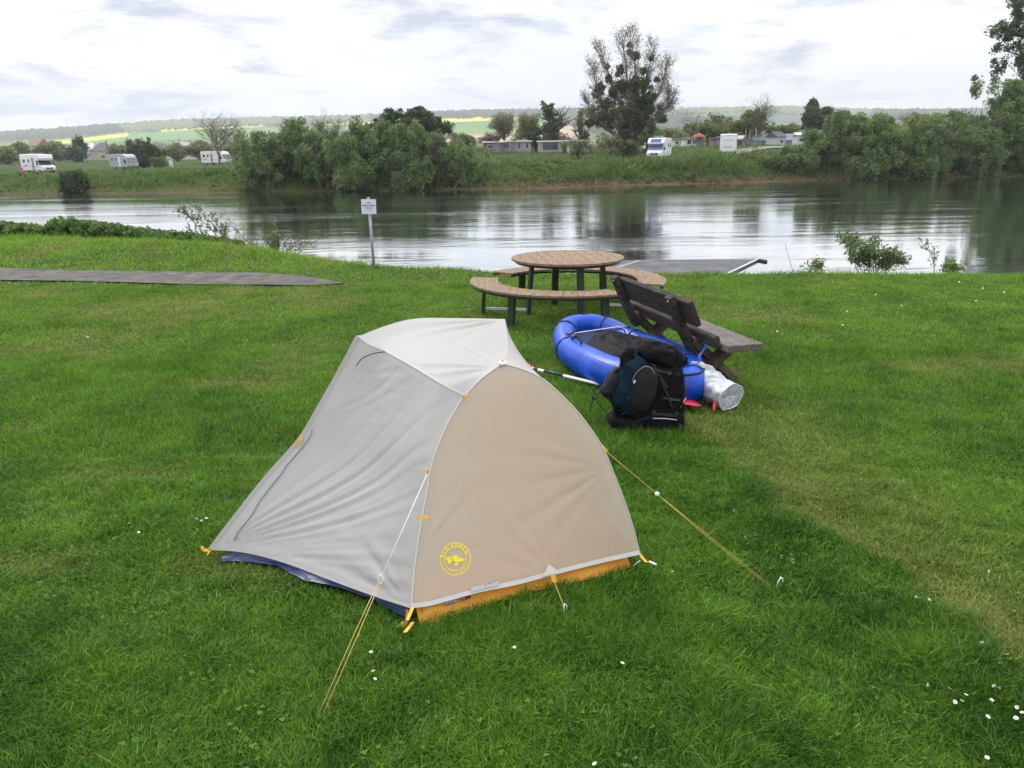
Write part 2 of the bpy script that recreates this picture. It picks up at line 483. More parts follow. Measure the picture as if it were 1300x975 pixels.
# one sheet: lawn, near bank, river bed, far bank, flood plain
ys = np.concatenate([np.arange(-9, 12, .35), np.arange(12, 24, .15), np.arange(24, 84, 2.5), np.arange(84, 116, .55), np.geomspace(116, 460, 50)])
ss = np.linspace(-1.35, 1.35, 330)
YY, S_ = np.meshgrid(ys, ss, indexing='ij'); XX = S_ * (np.abs(YY) + 9)
ZZ = zland(XX, YY)
nr, nc = YY.shape
idx = np.arange(nr * nc).reshape(nr, nc)
quads = np.stack([idx[:-1, :-1], idx[:-1, 1:], idx[1:, 1:], idx[1:, :-1]], -1).reshape(-1, 4)
e_ = YY - farY(XX)
earth = np.clip(sst(e_, -2, -.5) * (1 - sst(e_, 1.2 , 3.0)) * np.interp(XX, [-40, -8, 2, 30, 45], [.5, .3, 1, 1, .4]), 0, 1)
earth = np.maximum(earth, ((YY > 17) & (ZZ < -1.5)) * 0.7)
npmesh('ground', np.stack([XX, YY, ZZ], -1).reshape(-1, 3), [quads], M_SOIL, True, attrs={'earth': earth})['kind'] = 'structure'

# asphalt path, a thin sheet on the ground
pa = []
for k in range(60):
    t = k / 59
    lo = [np.interp(t, np.linspace(0, 1, len(PATH_LO)), [p[i] for p in PATH_LO]) for i in (0, 1)]
    up_ = PATH_UP[::-1]
    x_ = lo[0]; yu = np.interp(x_, [p[0] for p in up_], [p[1] for p in up_])
    yl = np.interp(x_, [p[0] for p in PATH_LO], [p[1] for p in PATH_LO])
    for q in range(5):
        p = gnd(x_, yl + (yu - yl) * q / 4); pa.append((p.x, p.y, zl(p.x, p.y) + .028))
ix = np.arange(300).reshape(60, 5)
M_ASPH = mat('asphalt', (.085, .080, .078), .95, .22, 3, .6, 150, col2=(.125, .115, .108), spec=.15)
npmesh('path', pa, [np.stack([ix[:-1, :-1], ix[1:, :-1], ix[1:, 1:], ix[:-1, 1:]], -1).reshape(-1, 4)], M_ASPH, True)['kind'] = 'structure'

# ------------------------------------------------------------------ river
def watermat():
    mt, nt, out = newmat('river water')
    b = N(nt, 'ShaderNodeBsdfPrincipled'); b.inputs['Base Color'].default_value = (.030, .038, .030, 1)
    b.inputs['IOR'].default_value = 1.33; b.inputs['Specular IOR Level'].default_value = .5
    tc = N(nt, 'ShaderNodeTexCoord')
    def nz(scale, st, det, loc=(0, 0, 0), dist=0, rot=0.03):
        mp = N(nt, 'ShaderNodeMapping'); mp.inputs['Scale'].default_value = st; mp.inputs['Location'].default_value = loc; mp.inputs['Rotation'].default_value = (0, 0, rot)
        L(nt, tc.outputs['Object'], mp.inputs['Vector'])
        n = N(nt, 'ShaderNodeTexNoise'); n.inputs['Scale'].default_value = scale; n.inputs['Detail'].default_value = det; n.inputs['Distortion'].default_value = dist
        L(nt, mp.outputs[0], n.inputs['Vector']); return n.outputs['Fac']
    fine = nz(5.5, (.5, 1, 1), 5, dist=.4)
    swirl = nz(.50, (.38, 1, 1), 5, (3, 5, 0), 2.2)
    patch = nz(.16, (.16, 1, 1), 4, (8, 1, 0), .6)
    pr = N(nt, 'ShaderNodeMapRange'); pr.inputs['From Min'].default_value = .44; pr.inputs['From Max'].default_value = .60; L(nt, patch, pr.inputs[0])
    pr.inputs['To Min'].default_value = .18; pr.inputs['To Max'].default_value = 1.0
    mu = N(nt, 'ShaderNodeMath', operation='MULTIPLY'); L(nt, fine, mu.inputs[0]); L(nt, pr.outputs[0], mu.inputs[1])
    b1 = N(nt, 'ShaderNodeBump'); b1.inputs['Distance'].default_value = .014; b1.inputs['Strength'].default_value = .40; L(nt, mu.outputs[0], b1.inputs['Height'])
    b2 = N(nt, 'ShaderNodeBump'); b2.inputs['Distance'].default_value = .17; b2.inputs['Strength'].default_value = .18; swm = N(nt, 'ShaderNodeMath', operation='MULTIPLY'); L(nt, swirl, swm.inputs[0]); L(nt, pr.outputs[0], swm.inputs[1]); L(nt, swm.outputs[0], b2.inputs['Height']); L(nt, b1.outputs[0], b2.inputs['Normal'])
    L(nt, b2.outputs[0], b.inputs['Normal'])
    rr = N(nt, 'ShaderNodeMapRange'); rr.inputs['To Min'].default_value = .05; rr.inputs['To Max'].default_value = .10; L(nt, pr.outputs[0], rr.inputs[0])
    L(nt, rr.outputs[0], b.inputs['Roughness'])
    gl = N(nt, 'ShaderNodeBsdfGlossy'); gl.inputs['Color'].default_value = (.93, .94, .95, 1); L(nt, rr.outputs[0], gl.inputs['Roughness']); L(nt, b2.outputs[0], gl.inputs['Normal'])
    fr = N(nt, 'ShaderNodeFresnel'); fr.inputs['IOR'].default_value = 1.33
    fm = N(nt, 'ShaderNodeMath', operation='MULTIPLY'); fm.use_clamp = True; L(nt, fr.outputs[0], fm.inputs[0]); fm.inputs[1].default_value = 2.1
    ms = N(nt, 'ShaderNodeMixShader'); L(nt, fm.outputs[0], ms.inputs[0]); L(nt, b.outputs[0], ms.inputs[1]); L(nt, gl.outputs[0], ms.inputs[2])
    L(nt, ms.outputs[0], out.inputs['Surface']); return mt
M_WATER = watermat()
wv = [(-700, 12, WZ), (700, 4, WZ), (700, 130, WZ), (-700, 130, WZ)]
npmesh('river', wv, [np.array([[0, 1, 2, 3]])], M_WATER)['kind'] = 'structure'

# ------------------------------------------------------------------ hills
RID = ([-400, -60, 0, 40, 70, 100, 130, 230, 300, 450, 560, 640, 750, 860, 930, 1000, 1100, 1200, 1300, 1700],
       [172, 170, 168, 165.5, 163.5, 161.5, 159, 152.5, 150.5, 147.5, 141.5, 139.5, 138, 138.5, 137, 135.5, 139, 139, 137.5, 134])
def hzy(x): return 195.0 - (x - 650) * ROLL
cols = np.linspace(-420, 1720, 1180); rows = 84
def hillmats():
    g = lambda n, a, b, s=.02, bump=0: mat(n, a, .95, .18, s, bump, .2, col2=b, spec=.1)
    return [g('forest canopy', (.014, .026, .016), (.058, .076, .034), .05), g('green crop', (.10, .20, .05), (.13, .24, .07), .004),
            g('rapeseed in flower', (.46, .44, .07), (.56, .52, .09), .01), g('tan fields', (.34, .25, .15), (.44, .34, .22), .01),
            g('slate field', (.095, .11, .10), (.11, .125, .11), .005), g('scrub and meadow', (.07, .10, .035), (.20, .23, .10), .03), g('light spring wood', (.06, .085, .04), (.19, .22, .10), .045)]
HM = hillmats()
FIELDS = [  # (material, polygon in photo pixels on the slope)
    (1, [(-400, 200), (-400, 186), (0, 183), (60, 178), (160, 168.5), (240, 168), (330, 167.5), (330, 177), (170, 180), (100, 186), (0, 190)]),
    (2, [(24, 184.5), (60, 180), (110, 174.5), (160, 168.5), (164, 170.5), (160, 173.5), (110, 179.5), (60, 184), (30, 186.5)]),
    (1, [(180, 171), (210, 166), (300, 161.5), (470, 158), (470, 168), (250, 172)]),
    (2, [(205, 166.6), (250, 163.6), (300, 161.2), (335, 160.4), (335, 161.2), (300, 162.2), (250, 164.6), (205, 167.6)]), (2, [(405, 158.4), (440, 157.4), (440, 158.4), (405, 159.4)]),
    (1, [(470, 168), (560, 154), (700, 153.5), (712, 160), (700, 168), (560, 170)]),
    (2, [(440, 157), (560, 151.8), (637, 150.0), (637, 153.6), (560, 155.0), (440, 160)]),
    (2, [(648, 150.5), (658, 150.5), (658, 153), (648, 153)]),
    (3, [(560, 181), (590, 169), (680, 168), (700, 166), (722, 161), (736, 160.5), (737, 172), (700, 181)]),
    (1, [(860, 147.5), (905, 145.5), (985, 143.8), (985, 146), (905, 148), (860, 149)]),
    (4, [(965, 148), (985, 147), (1022, 146.5), (1040, 150), (1040, 157), (960, 157)]),
    (1, [(940, 157), (1050, 156.5), (1050, 159), (940, 160)]),
    (6, [(160, 168), (300, 160), (470, 156), (470, 147), (300, 150), (200, 154), (150, 160)]),
    (6, [(850, 145), (985, 143.5), (1010, 146), (1100, 150), (1110, 138), (1000, 134), (850, 136)]),
]
HV = np.zeros((rows + 6, len(cols), 3)); HP = np.zeros((rows + 6, len(cols), 2))
rr_ = np.interp(cols, RID[0], RID[1])
rr_ = rr_ - 0.8 * (fbm(cols * .02, cols * 0 + 3, 3) - .5)
for j in range(rows):
    t = j / (rows - 1)
    for i, cx_ in enumerate(cols):
        base = hzy(cx_) + 0.35
        py = base + (rr_[i] - base) * (t ** .92)
        Y_ = 420 + 2250 * t
        p = at(cx_, py, Y_)
        HV[j, i] = p; HP[j, i] = (cx_, py)
for k in range(6):
    HV[rows + k] = HV[rows - 1] * np.array([1, 1, 0]) + np.array([0, 60 + 130 * k, 0]) + np.stack([0 * cols, 0 * cols, HV[rows - 1, :, 2] - (k + 1) ** 1.5 * 4], -1)
    HV[rows + k, :, 0] = HV[rows - 1, :, 0] * (1 + .05 * k)
    HP[rows + k] = HP[rows - 1]
nR = rows + 6
fx = (HP[:-1, :-1, 0] + HP[1:, 1:, 0]) / 2; fy = (HP[:-1, :-1, 1] + HP[1:, 1:, 1]) / 2
wob = 1.2 * (fbm(fx * .05, fy * .5, 3) - .5)
mid = np.zeros(fx.shape, int)
rf = (rr_[:-1])[None, :]
low = hzy(fx) - fy
mid[:] = np.where(low < 13, 5, 0)
mid[(low >= 13) & (low < 24) & (fbm(fx * .03, fy * .2, 3) > .5)] = 5
for m_, poly in FIELDS:
    mid[inpoly(fx, fy + wob * .6, poly)] = m_
# forests stand up from the slope: canopy bumps
vm = np.zeros((nR, len(cols)), bool); isf = (mid == 0) | (mid == 6) | (mid == 5)
vm[:-1, :-1] |= isf; vm[1:, 1:] &= True
rg = np.random.default_rng(3)
bump = rg.random((nR, len(cols))) ** 1.5 * 6 + 8 * fbm(HP[..., 0] * .25, HP[..., 1] * 2.0 + np.arange(nR)[:, None] * .7, 3)
dist_ = HV[..., 1] / 2600
HV[..., 2] += np.where(vm, (bump - 3) * np.clip(dist_, .12, 1) * np.where(HP[..., 0] > 480, .85, .9), 0)
ix = np.arange(nR * len(cols)).reshape(nR, len(cols))
q = np.stack([ix[:-1, :-1], ix[:-1, 1:], ix[1:, 1:], ix[1:, :-1]], -1).reshape(-1, 4)
npmesh('hills', HV.reshape(-1, 3), [q], None, False, mats=HM, midx=mid.ravel())['kind'] = 'structure'

# haze: air of even density in one closed box
mt, nt, out = newmat('valley haze'); pv = N(nt, 'ShaderNodeVolumePrincipled')
pv.inputs['Density'].default_value = 0.00022; pv.inputs['Color'].default_value = (.93, .96, 1, 1); pv.inputs['Anisotropy'].default_value = .2
L(nt, pv.outputs[0], out.inputs['Volume'])
hb = MB().box((0, 1730, 92), (7000, 3560, 194)).build('haze', mt); hb['kind'] = 'stuff'
# ------------------------------------------------------------------ trees and shrubs
M_BARK = mat('bark', (.085, .075, .060), .9, .3, 6, .6, 20, spec=.2, hrand=.1)
M_BARKL = mat('pale bark', (.20, .185, .16), .9, .3, 6, .6, 20, spec=.2)
M_TWIG = mat('twigs', (.13, .115, .095), .9, .2, 3, spec=.1)
M_WIL = leafmat('willow leaves', (.055, .10, .030), (.20, .28, .10))
M_DARK = leafmat('dark leaves', (.030, .055, .022), (.085, .12, .05), .3)
M_MIST = leafmat('mistletoe leaves', (.040, .058, .020), (.11, .135, .050), .3)
M_FRESH = leafmat('fresh leaves', (.075, .125, .028), (.20, .26, .07))
M_OLIVE = leafmat('olive budding leaves', (.11, .13, .05), (.27, .28, .13))
M_BIRCH = leafmat('birch leaves', (.045, .085, .035), (.12, .17, .075))
M_RED = leafmat('reddish buds', (.13, .075, .05), (.23, .15, .10))
M_PALE = leafmat('pale opening buds', (.14, .14, .09), (.24, .23, .16))

def leaves(rg, cen, rad, per, size, el=2.2, up=(0, 0, .0), flat=.75, tvar=.5):
    """leaf quads round clump centres; returns verts, quads, tint"""
    n = len(cen) * per
    c = np.repeat(cen, per, 0); r_ = np.repeat(np.broadcast_to(rad, (len(cen),)), per)
    ct = np.repeat(rg.random(len(cen)), per)
    d = rg.normal(size=(n, 3)); d /= np.linalg.norm(d, axis=1)[:, None]
    p = c + d * (rg.random(n) ** .5 * r_)[:, None] * np.array([1, 1, flat])
    a = rg.normal(size=(n, 3)) + np.array(up); a /= np.linalg.norm(a, axis=1)[:, None]
    b = np.cross(a, rg.normal(size=(n, 3))); b /= np.linalg.norm(b, axis=1)[:, None] + 1e-9
    s = (size * (.6 + .8 * rg.random(n)))[:, None]
    v = np.stack([p - a * s * el / 2, p + b * s / 2, p + a * s * el / 2, p - b * s / 2], 1).reshape(-1, 3)
    t = np.clip(ct * tvar + rg.random(n) * (1 - tvar), 0, 1)
    return v, np.arange(n * 4).reshape(-1, 4), np.repeat(t, 4)

def lobes_to_clumps(rg, lobes, n, surf=.38):
    vol = np.array([l[3] * l[4] * l[5] for l in lobes]); vol = vol ** .72; pick = rg.choice(len(lobes), n, p=vol / vol.sum())
    Lb = np.array(lobes)[pick]
    d = rg.normal(size=(n, 3)); d /= np.linalg.norm(d, axis=1)[:, None]
    return Lb[:, :3] + d * (rg.random(n) ** surf)[:, None] * Lb[:, 3:6]

def branchset(rg, base, h, spread, levels=4, k=(5, 4, 4, 4), r0=.25, upw=.55, lean=(0, 0), trunk=.3):
    """tapered limbs; returns list of (points, radii) and the tips"""
    out = []; tips = []
    def grow(p, d, ln, r, lv):
        pts = [p]; q = p.copy(); dd = d.copy()
        for i in range(4):
            dd = (dd + Vector(rg.normal(size=3) * .13) + Vector((0, 0, .07 * upw * 2))).normalized()
            q = q + dd * ln / 4; pts.append(q.copy())
        out.append((pts, [r * (1 - .16 * i) for i in range(5)]))
        if lv >= levels: tips.append(q.copy()); return
        for j in range(k[min(lv, len(k) - 1)]):
            t = .35 + .65 * rg.random(); i0 = min(3, int(t * 4)); s = pts[i0].lerp(pts[i0 + 1], t * 4 - i0)
            a = rg.random() * 2 * PI
            side = Vector((math.cos(a), math.sin(a), rg.normal() * .25)) 
            nd = (dd * (.55 + upw * .5) + side * spread * (.6 + .5 * rg.random())).normalized()
            grow(s, nd, ln * (.55 + .25 * rg.random()), max(.008, r * .5), lv + 1)
        tips.append(q.copy())
    grow(Vector(base), Vector((lean[0], lean[1], 1)).normalized(), h * trunk, r0, 0)
    return out, tips

def tree(name, label, cat, pos, H, lobes=None, lm=None, group=None, n=90, per=60, leaf=.22, cr=.55, el=2.0, up=(0, 0, .4), seed=1,
         stems=1, r0=.22, bark=None, twigs=None, twig_spread=.75, upw=.5, surf=.38, levels=3, flat=.8, k=(6, 5, 4, 4), trunk=.35, tipleaf=None, tiplm=None, sc=1.0, rz=0.0, lean=(0, 0)):
    rg = np.random.default_rng(seed)
    root = empty(name, pos, rz, label, cat, group)
    mb = MB(); alltips = []
    for s_ in range(stems):
        bx, by = (0, 0) if stems == 1 else (rg.normal() * H * .07, rg.normal() * H * .07)
        ln = lean if stems == 1 else (rg.normal() * .35, rg.normal() * .35)
        br, tips = branchset(rg, (bx, by, -.3), H, twig_spread, levels, k, r0, upw, ln, trunk)
        alltips += tips
        for pts, rs in br: mb.tube(pts, rs, 4 if rs[0] < .05 else 6, caps=False)
    # scale the skeleton so that its top meets the crown height
    zmax = max(v[2] for v in mb.v); 
    kz = (H * (.97 if lobes is None else .86)) / zmax
    mb.v = [(v[0] * kz, v[1] * kz, v[2] * kz) for v in mb.v]
    alltips = [t * kz for t in alltips]
    mb.build('trunk', bark or M_BARK, root)
    vs = []; qs = []; ts = []; off = 0
    if lobes is not None:
        cen = lobes_to_clumps(rg, lobes, n, surf)
        v, q_, t = leaves(rg, cen, cr * (.6 + .8 * rg.random(n)), per, leaf, el, up, flat)
        vs.append(v); qs.append(q_); ts.append(t); off = len(v)
        lo = lobes
    if tipleaf:
        cen = np.array([tuple(t) for t in alltips])
        v, q_, t = leaves(rg, cen, tipleaf[0], tipleaf[1], tipleaf[2], 2.0, (0, 0, .3), 1)
        vs.append(v); qs.append(q_ + off); ts.append(t)
    if vs: npmesh('crown', np.concatenate(vs), [np.concatenate(qs)], lm, False, root, {'tint': np.concatenate(ts)})
    return root

def place(px, ybase, Y, ztop=None):
    """ground point under photo column px at distance Y"""
    p = at(px, ybase, Y); return Vector((p.x, Y, zl(p.x, Y)))
def height(px, ytop, Y, base): return at(px, ytop, Y).z - base.z

def willow(px, half, ytop, Y, label, seed, lm=None, name='willow_shrub', cat='willow', group='willows along the far bank', dense=1.0, wind=.35):
    b = place(px, 215, Y); H = height(px, ytop, Y, b); W = half / F * Y * 1.02
    rg = np.random.default_rng(seed)
    lob = [(0, 0, H * .42, W * .95, W * .8, H * .42)]
    for i in range(7):
        a = rg.random() * 2 * PI; q = .55 * W
        lob.append((math.cos(a) * q, math.sin(a) * q * .8, H * (.25 + .42 * rg.random()), W * .5, W * .45, H * (.22 + .12 * rg.random())))
    lob.append((rg.normal() * W * .15, 0, H * .72, W * .45, W * .4, H * .24))
    for i in range(11):
        lob.append((rg.normal() * W * .42, rg.normal() * W * .3, H * (.74 + .22 * rg.random()), W * .13, W * .13, H * (.07 + .07 * rg.random())))
    nn = int(175 * dense * max(.5, min(1.8, W * H / 30)))
    return tree(name, label, cat, b, H, lob, lm or M_WIL, group, nn, 115, .125, .62, 2.9, (wind * 1.6, 0, .85), seed, stems=3, r0=.14, levels=2, surf=.30, flat=1.1, sc=1)

WIL = [ # column, half width, top, distance, words
 (330, 34, 166, 88.5, 'leftmost rounded willow of the big thicket beside the white motorhome'),
 (372, 40, 153, 91.5, 'tall pale willow second from the left end of the far bank thicket'),
 (418, 38, 160, 89.0, 'willow in the thicket below the bare grey tree top, left of the tall centre one'),
 (462, 40, 155, 90.5, 'dense willow in the middle of the far bank thicket'),
 (505, 44, 150, 89.5, 'tallest wind-blown willow in the thicket, in front of the dark trees'),
 (548, 40, 163, 88.0, 'drooping grey-green willow right of the tallest one in the thicket'),
 (585, 26, 186, 88.0, 'low willow at the right end of the far bank thicket'),
 (448, 26, 198, 86.8, 'low willow tuft overhanging the water in front of the thicket'),
 (525, 28, 195, 86.8, 'light low willow overhanging the water at the right of the thicket'),
]
for i, (px, hw, yt, Y, lb) in enumerate(WIL): willow(px, hw, yt, Y, lb, 20 + i)
WR = [
 (1035, 34, 163, 103, 'small willow at the left end of the right bank hedge'),
 (1075, 36, 142, 102, 'pale willow beside the dark poplars on the right bank'),
 (1112, 36, 150, 101.5, 'rounded willow second along the right bank hedge'),
 (1150, 34, 150, 102.5, 'willow in the middle of the right bank hedge'),
 (1190, 36, 147, 103, 'willow with twiggy top in the right bank hedge'),
 (1228, 32, 152, 103, 'willow just left of the tall loose willow on the right bank'),
 (1268, 36, 98, 106, 'tall loose pale willow in front of the big dark tree'),
 (1298, 32, 118, 104.5, 'willow at the right edge below the big dark tree'),
 (1012, 22, 186, 101, 'low bushy willow where the right bank hedge begins'),
 (985, 16, 198, 101, 'lowest bushy shrub at the very start of the right bank hedge'),
 (1096, 24, 192, 100, 'low willow tuft at the waterline on the right bank'),
 (1172, 26, 194, 101, 'low dark willow tuft hanging over the right bank waterline'),
 (1250, 28, 190, 102.5, 'low willow tuft over the water under the tall loose willow'),
]
for i, (px, hw, yt, Y, lb) in enumerate(WR): willow(px, hw, yt, Y, lb, 50 + i, dense=1.0 if yt > 120 else 1.3)
willow(181, 27, 177, 176, 'round dark bush standing alone on the left meadow beside the silver motorhome', 71, M_DARK, 'round_bush', 'bush', None, 1.3, 0)
willow(92, 14, 219, 90.5, 'small dark bush on the left bank at the water in front of the motorhome', 72, M_DARK, 'bank_bush', 'bush', None, .6, 0)
willow(203, 8, 196, 164, 'small pale bush at the right foot of the round dark bush', 73, M_WIL, 'pale_bush', 'bush', None, .3, 0)

# dark trees behind the thicket
for i, (px, hw, yt, lb) in enumerate([(497, 14, 132, 'dark leafy tree top behind the thicket, left of three'), (526, 18, 133, 'dark leafy tree behind the thicket, middle of three'), (552, 16, 137, 'dark leafy tree behind the thicket, right of three')]):
    Y = 118; b = place(px, 215, Y); H = height(px, yt, Y, b); W = hw / F * Y
    rg = np.random.default_rng(80 + i)
    lob = [(rg.normal() * W * .5, rg.normal() * W * .4, H * (.60 + .3 * rg.random()), W * .55, W * .5, H * .11) for _ in range(8)] + [(0, 0, H * .6, W * .9, W * .8, H * .25)]
    tree('leafy_tree', lb, 'tree', b, H, lob, M_DARK, 'dark trees behind the thicket', 90, 70, .2, .55, 1.8, (0, 0, .2), 80 + i, r0=.3, levels=2)

# bare and budding trees
def bare(px, yt, Y, lb, seed, spread=.75, lm=None, tl=None, group=None, r0=.2, name='bare_tree', upw=.4, k=(10, 6, 5, 4), levels=4, trunk=.33, bark=None):
    b = place(px, 205, Y); H = height(px, yt, Y, b)
    return tree(name, lb, 'tree', b, H, None, lm, group, seed=seed, r0=r0, levels=levels, twig_spread=spread, upw=upw, k=k, tipleaf=tl, bark=bark or M_TWIG, trunk=trunk)
bare(278, 130, 175, 'bare wide-crowned tree standing behind the white motorhome on the left', 91, .85, None, None, r0=.19, levels=5, k=(8, 6, 4, 3, 3))
bare(437, 131, 122, 'bare grey tree top rising out of the willow thicket', 92, .6, r0=.15, levels=5, k=(8, 5, 4, 3, 2))
bare(368, 140, 124, 'bare twiggy tree top just above the left part of the thicket', 93, .6, r0=.12)
bare(950, 111, 150, 'bare spreading tree between the white van rear and the grey roofs', 94, .8, r0=.17, levels=5, k=(7, 5, 4, 3, 2))
bare(640, 140, 150, 'bare many-stemmed tree behind the brown cabin', 95, .55, M_PALE, (.5, 5, .12), r0=.13)
bare(676, 140, 160, 'thin bare tree left of the birch behind the cabins', 96, .5, M_OLIVE, (.5, 8, .12), r0=.12)
bare(879, 132, 230, 'bare small tree on the slope right of the mistletoe tree', 97, .7, r0=.09, levels=4, k=(7, 5, 4, 3))
bare(1155, 128, 190, 'bare tree top poking out behind the right bank hedge', 98, .7, r0=.09, levels=4, k=(7, 5, 4, 3))

# the tree full of mistletoe
def mistletoe_tree():
    Y = 124; b = place(800, 200, Y); H = height(800, 46, Y, b)
    rg = np.random.default_rng(7)
    root = empty('mistletoe_tree', b, 0, 'tall half-bare poplar full of dark mistletoe balls beside the white motorhome', 'tree')
    mb = MB(); tips = []
    def loc(px, py, dy=0): 
        p = at(px, py, Y + dy); return Vector((p.x - b.x, dy, p.z - b.z))
    limbs = [[(800, 200), (799, 170), (790, 140), (775, 100), (762, 62)], [(800, 200), (801, 165), (798, 130), (795, 90), (790, 48)],
             [(801, 200), (804, 160), (806, 125), (806, 80), (799, 44)], [(802, 200), (808, 165), (815, 130), (822, 95), (830, 60)],
             [(803, 200), (812, 165), (826, 135), (840, 110), (846, 80)], [(798, 200), (790, 172), (775, 150), (760, 118), (752, 85)],
             [(803, 200), (815, 170), (832, 150), (845, 138), (850, 118)], [(798, 200), (785, 175), (765, 160), (752, 150), (747, 130)]]
    for i, lm_ in enumerate(limbs):
        dd = rg.normal() * 2.2
        pts = catmull([loc(x, y, dd * j / 4) for j, (x, y) in enumerate(lm_)], 5)
        n = len(pts); mb.tube(pts, [.42 * (1 - j / n) ** 1.1 + .03 for j in range(n)], 6, caps=False)
        for j in range(6, n - 1):
            for c_ in range(4):
                a = rg.random() * 2 * PI; tdir = (pts[j + 1] - pts[j - 1]).normalized()
                d = (tdir * .9 + Vector((math.cos(a), math.sin(a), 0)) * .55).normalized()
                ln = 3.6 * (1 - .5 * j / n) * (.5 + .6 * rg.random())
                q = pts[j]; pp = [q]
                for k_ in range(3):
                    d = (d + Vector(rg.normal(size=3) * .12) + Vector((0, 0, .12))).normalized(); q = q + d * ln / 3; pp.append(q)
                mb.tube(pp, [.05, .04, .03, .015], 3, caps=False)
                for m_ in range(7):
                    s = pp[1 + rg.integers(0, 2)].lerp(pp[2 + rg.integers(0, 2)], rg.random()); e = s + (d + Vector(rg.normal(size=3) * .55)).normalized() * (.6 + .9 * rg.random())
                    mb.tube([s, s.lerp(e, .5) + Vector(rg.normal(size=3) * .05), e], [.022, .018, .010], 3, caps=False); tips.append(e); tips.append(s.lerp(e, .5))
    mb.build('trunk', M_BARKL, root)
    cen = np.array([tuple(t) for t in tips])
    v, q_, t = leaves(rg, cen, .32, 3, .10, 1.8, (0, 0, .3), 1)
    npmesh('crown', v, [q_], M_PALE, False, root, {'tint': t})
    # ivy-clad lower half and dense masses
    def px2(cx_, cy_, rx, ry, dy=0):
        p = loc(cx_, cy_, dy); return (p.x, p.y, p.z, rx / F * Y, rx / F * Y * .8, ry / F * Y)
    lob = [px2(797, 172, 20, 26), px2(790, 150, 24, 18, -1), px2(806, 140, 20, 20), px2(772, 130, 12, 14), px2(783, 118, 12, 10), px2(812, 118, 16, 16), px2(830, 140, 12, 10), px2(765, 152, 10, 10), px2(800, 190, 26, 14, -1), px2(757, 143, 8, 10), px2(824, 160, 10, 14)]
    cen = lobes_to_clumps(rg, lob, 210, .3)
    v, q_, t = leaves(rg, cen, .65 * (.5 + .9 * rg.random(210)), 80, .17, 1.9, (0, 0, -.4), .9)
    npmesh('ivy', v, [q_], M_MIST, False, root, {'tint': t})
    balls = [(786, 90, 6, 8), (806, 71, 5.5, 5.5), (799, 66, 3, 3), (799, 57, 3, 3), (773, 101, 4.5, 6), (771, 84, 2.5, 2.5), (827, 74, 3.5, 3.5), (790, 109, 9, 8), (762, 112, 7, 7), (805, 108, 9, 8), (819, 104, 7, 7), (817, 90, 4, 4), (834, 101, 3.5, 3.5),
             (817, 112, 4, 5), (757, 120, 6, 6), (823, 125, 7, 6), (812, 128, 8, 7), (824, 138, 8, 7), (778, 116, 6, 6), (840, 151, 8, 6), (815, 148, 8, 8), (755, 152, 8, 6), (765, 147, 8, 7), (748, 157, 6, 5), (801, 120, 8, 8), (769, 133, 7, 7), (808, 99, 4, 4), (830, 121, 3.5, 3.5)]
    for (x, y, rx, ry) in balls:
        c = loc(x, y, rg.normal() * 1.2 - .5); r_ = rx / F * Y; rz_ = ry / F * Y
        n = int(26 * (rx / 5) ** 2) + 10
        d = rg.normal(size=(n, 3)); d /= np.linalg.norm(d, axis=1)[:, None]
        cen = d * (rg.random(n) ** .35)[:, None] * np.array([r_, r_, rz_]) * .85
        v, q_, t = leaves(rg, cen, .26, 34, .11, 1.9, (0, 0, 0), 1, .6)
        o = npmesh('mistletoe', v, [q_], M_MIST, False, root, {'tint': t}); o.location = c
    return root
mistletoe_tree()

# the big dark tree at the right edge
def big_right():
    Y = 112; b = place(1335, 215, Y); rg = np.random.default_rng(17)
    root = empty('poplar', b, 0, 'very tall dark tree cut off by the right edge of the picture', 'tree')
    def loc(px, py, dy=0):
        p = at(px, py, Y + dy); return Vector((p.x - b.x, dy, p.z - b.z))
    mb = MB(); 
    for q0, pl in enumerate(([(1335, 222), (1333, 150), (1328, 60), (1335, -60)], [(1333, 150), (1310, 90), (1285, 50), (1272, 25)], [(1334, 170), (1305, 130), (1280, 110), (1266, 100)], [(1335, 130), (1370, 60), (1400, 0)], [(1331, 110), (1300, 75), (1280, 66), (1266, 63)])):
        pts = catmull([loc(*p) for p in pl], 6); n = len(pts); mb.tube(pts, [(.30 if q0 == 0 else .11) * (1 - j / n) + .02 for j in range(n)], 6, caps=False)
    mb.build('trunk', M_BARK, root)
    sp = [(1272, 38, 14, 9), (1290, 30, 18, 16), (1300, 8, 18, 14), (1264, 62, 7, 9), (1268, 78, 9, 5), (1282, 55, 10, 6), (1300, 52, 14, 12), (1266, 88, 7, 6), (1266, 100, 5, 3), (1300, 86, 10, 14), (1296, 118, 16, 18), (1320, 60, 26, 40), (1330, 120, 34, 40), (1325, 0, 30, 30), (1350, 60, 40, 60), (1350, 150, 40, 40), (1300, 145, 18, 20), (1285, 44, 12, 8), (1258, 36, 5, 4)]
    lob = [(*loc(x, y, rg.normal() * 1.5), a / F * Y, a / F * Y, c / F * Y) for x, y, a, c in sp]
    cen = lobes_to_clumps(rg, lob, 900, .4)
    v, q_, t = leaves(rg, cen, .62 * (.5 + .9 * rg.random(900)), 70, .17, 1.6, (0, 0, 0), .9)
    npmesh('crown', v, [q_], M_DARK, False, root, {'tint': t})
big_right()

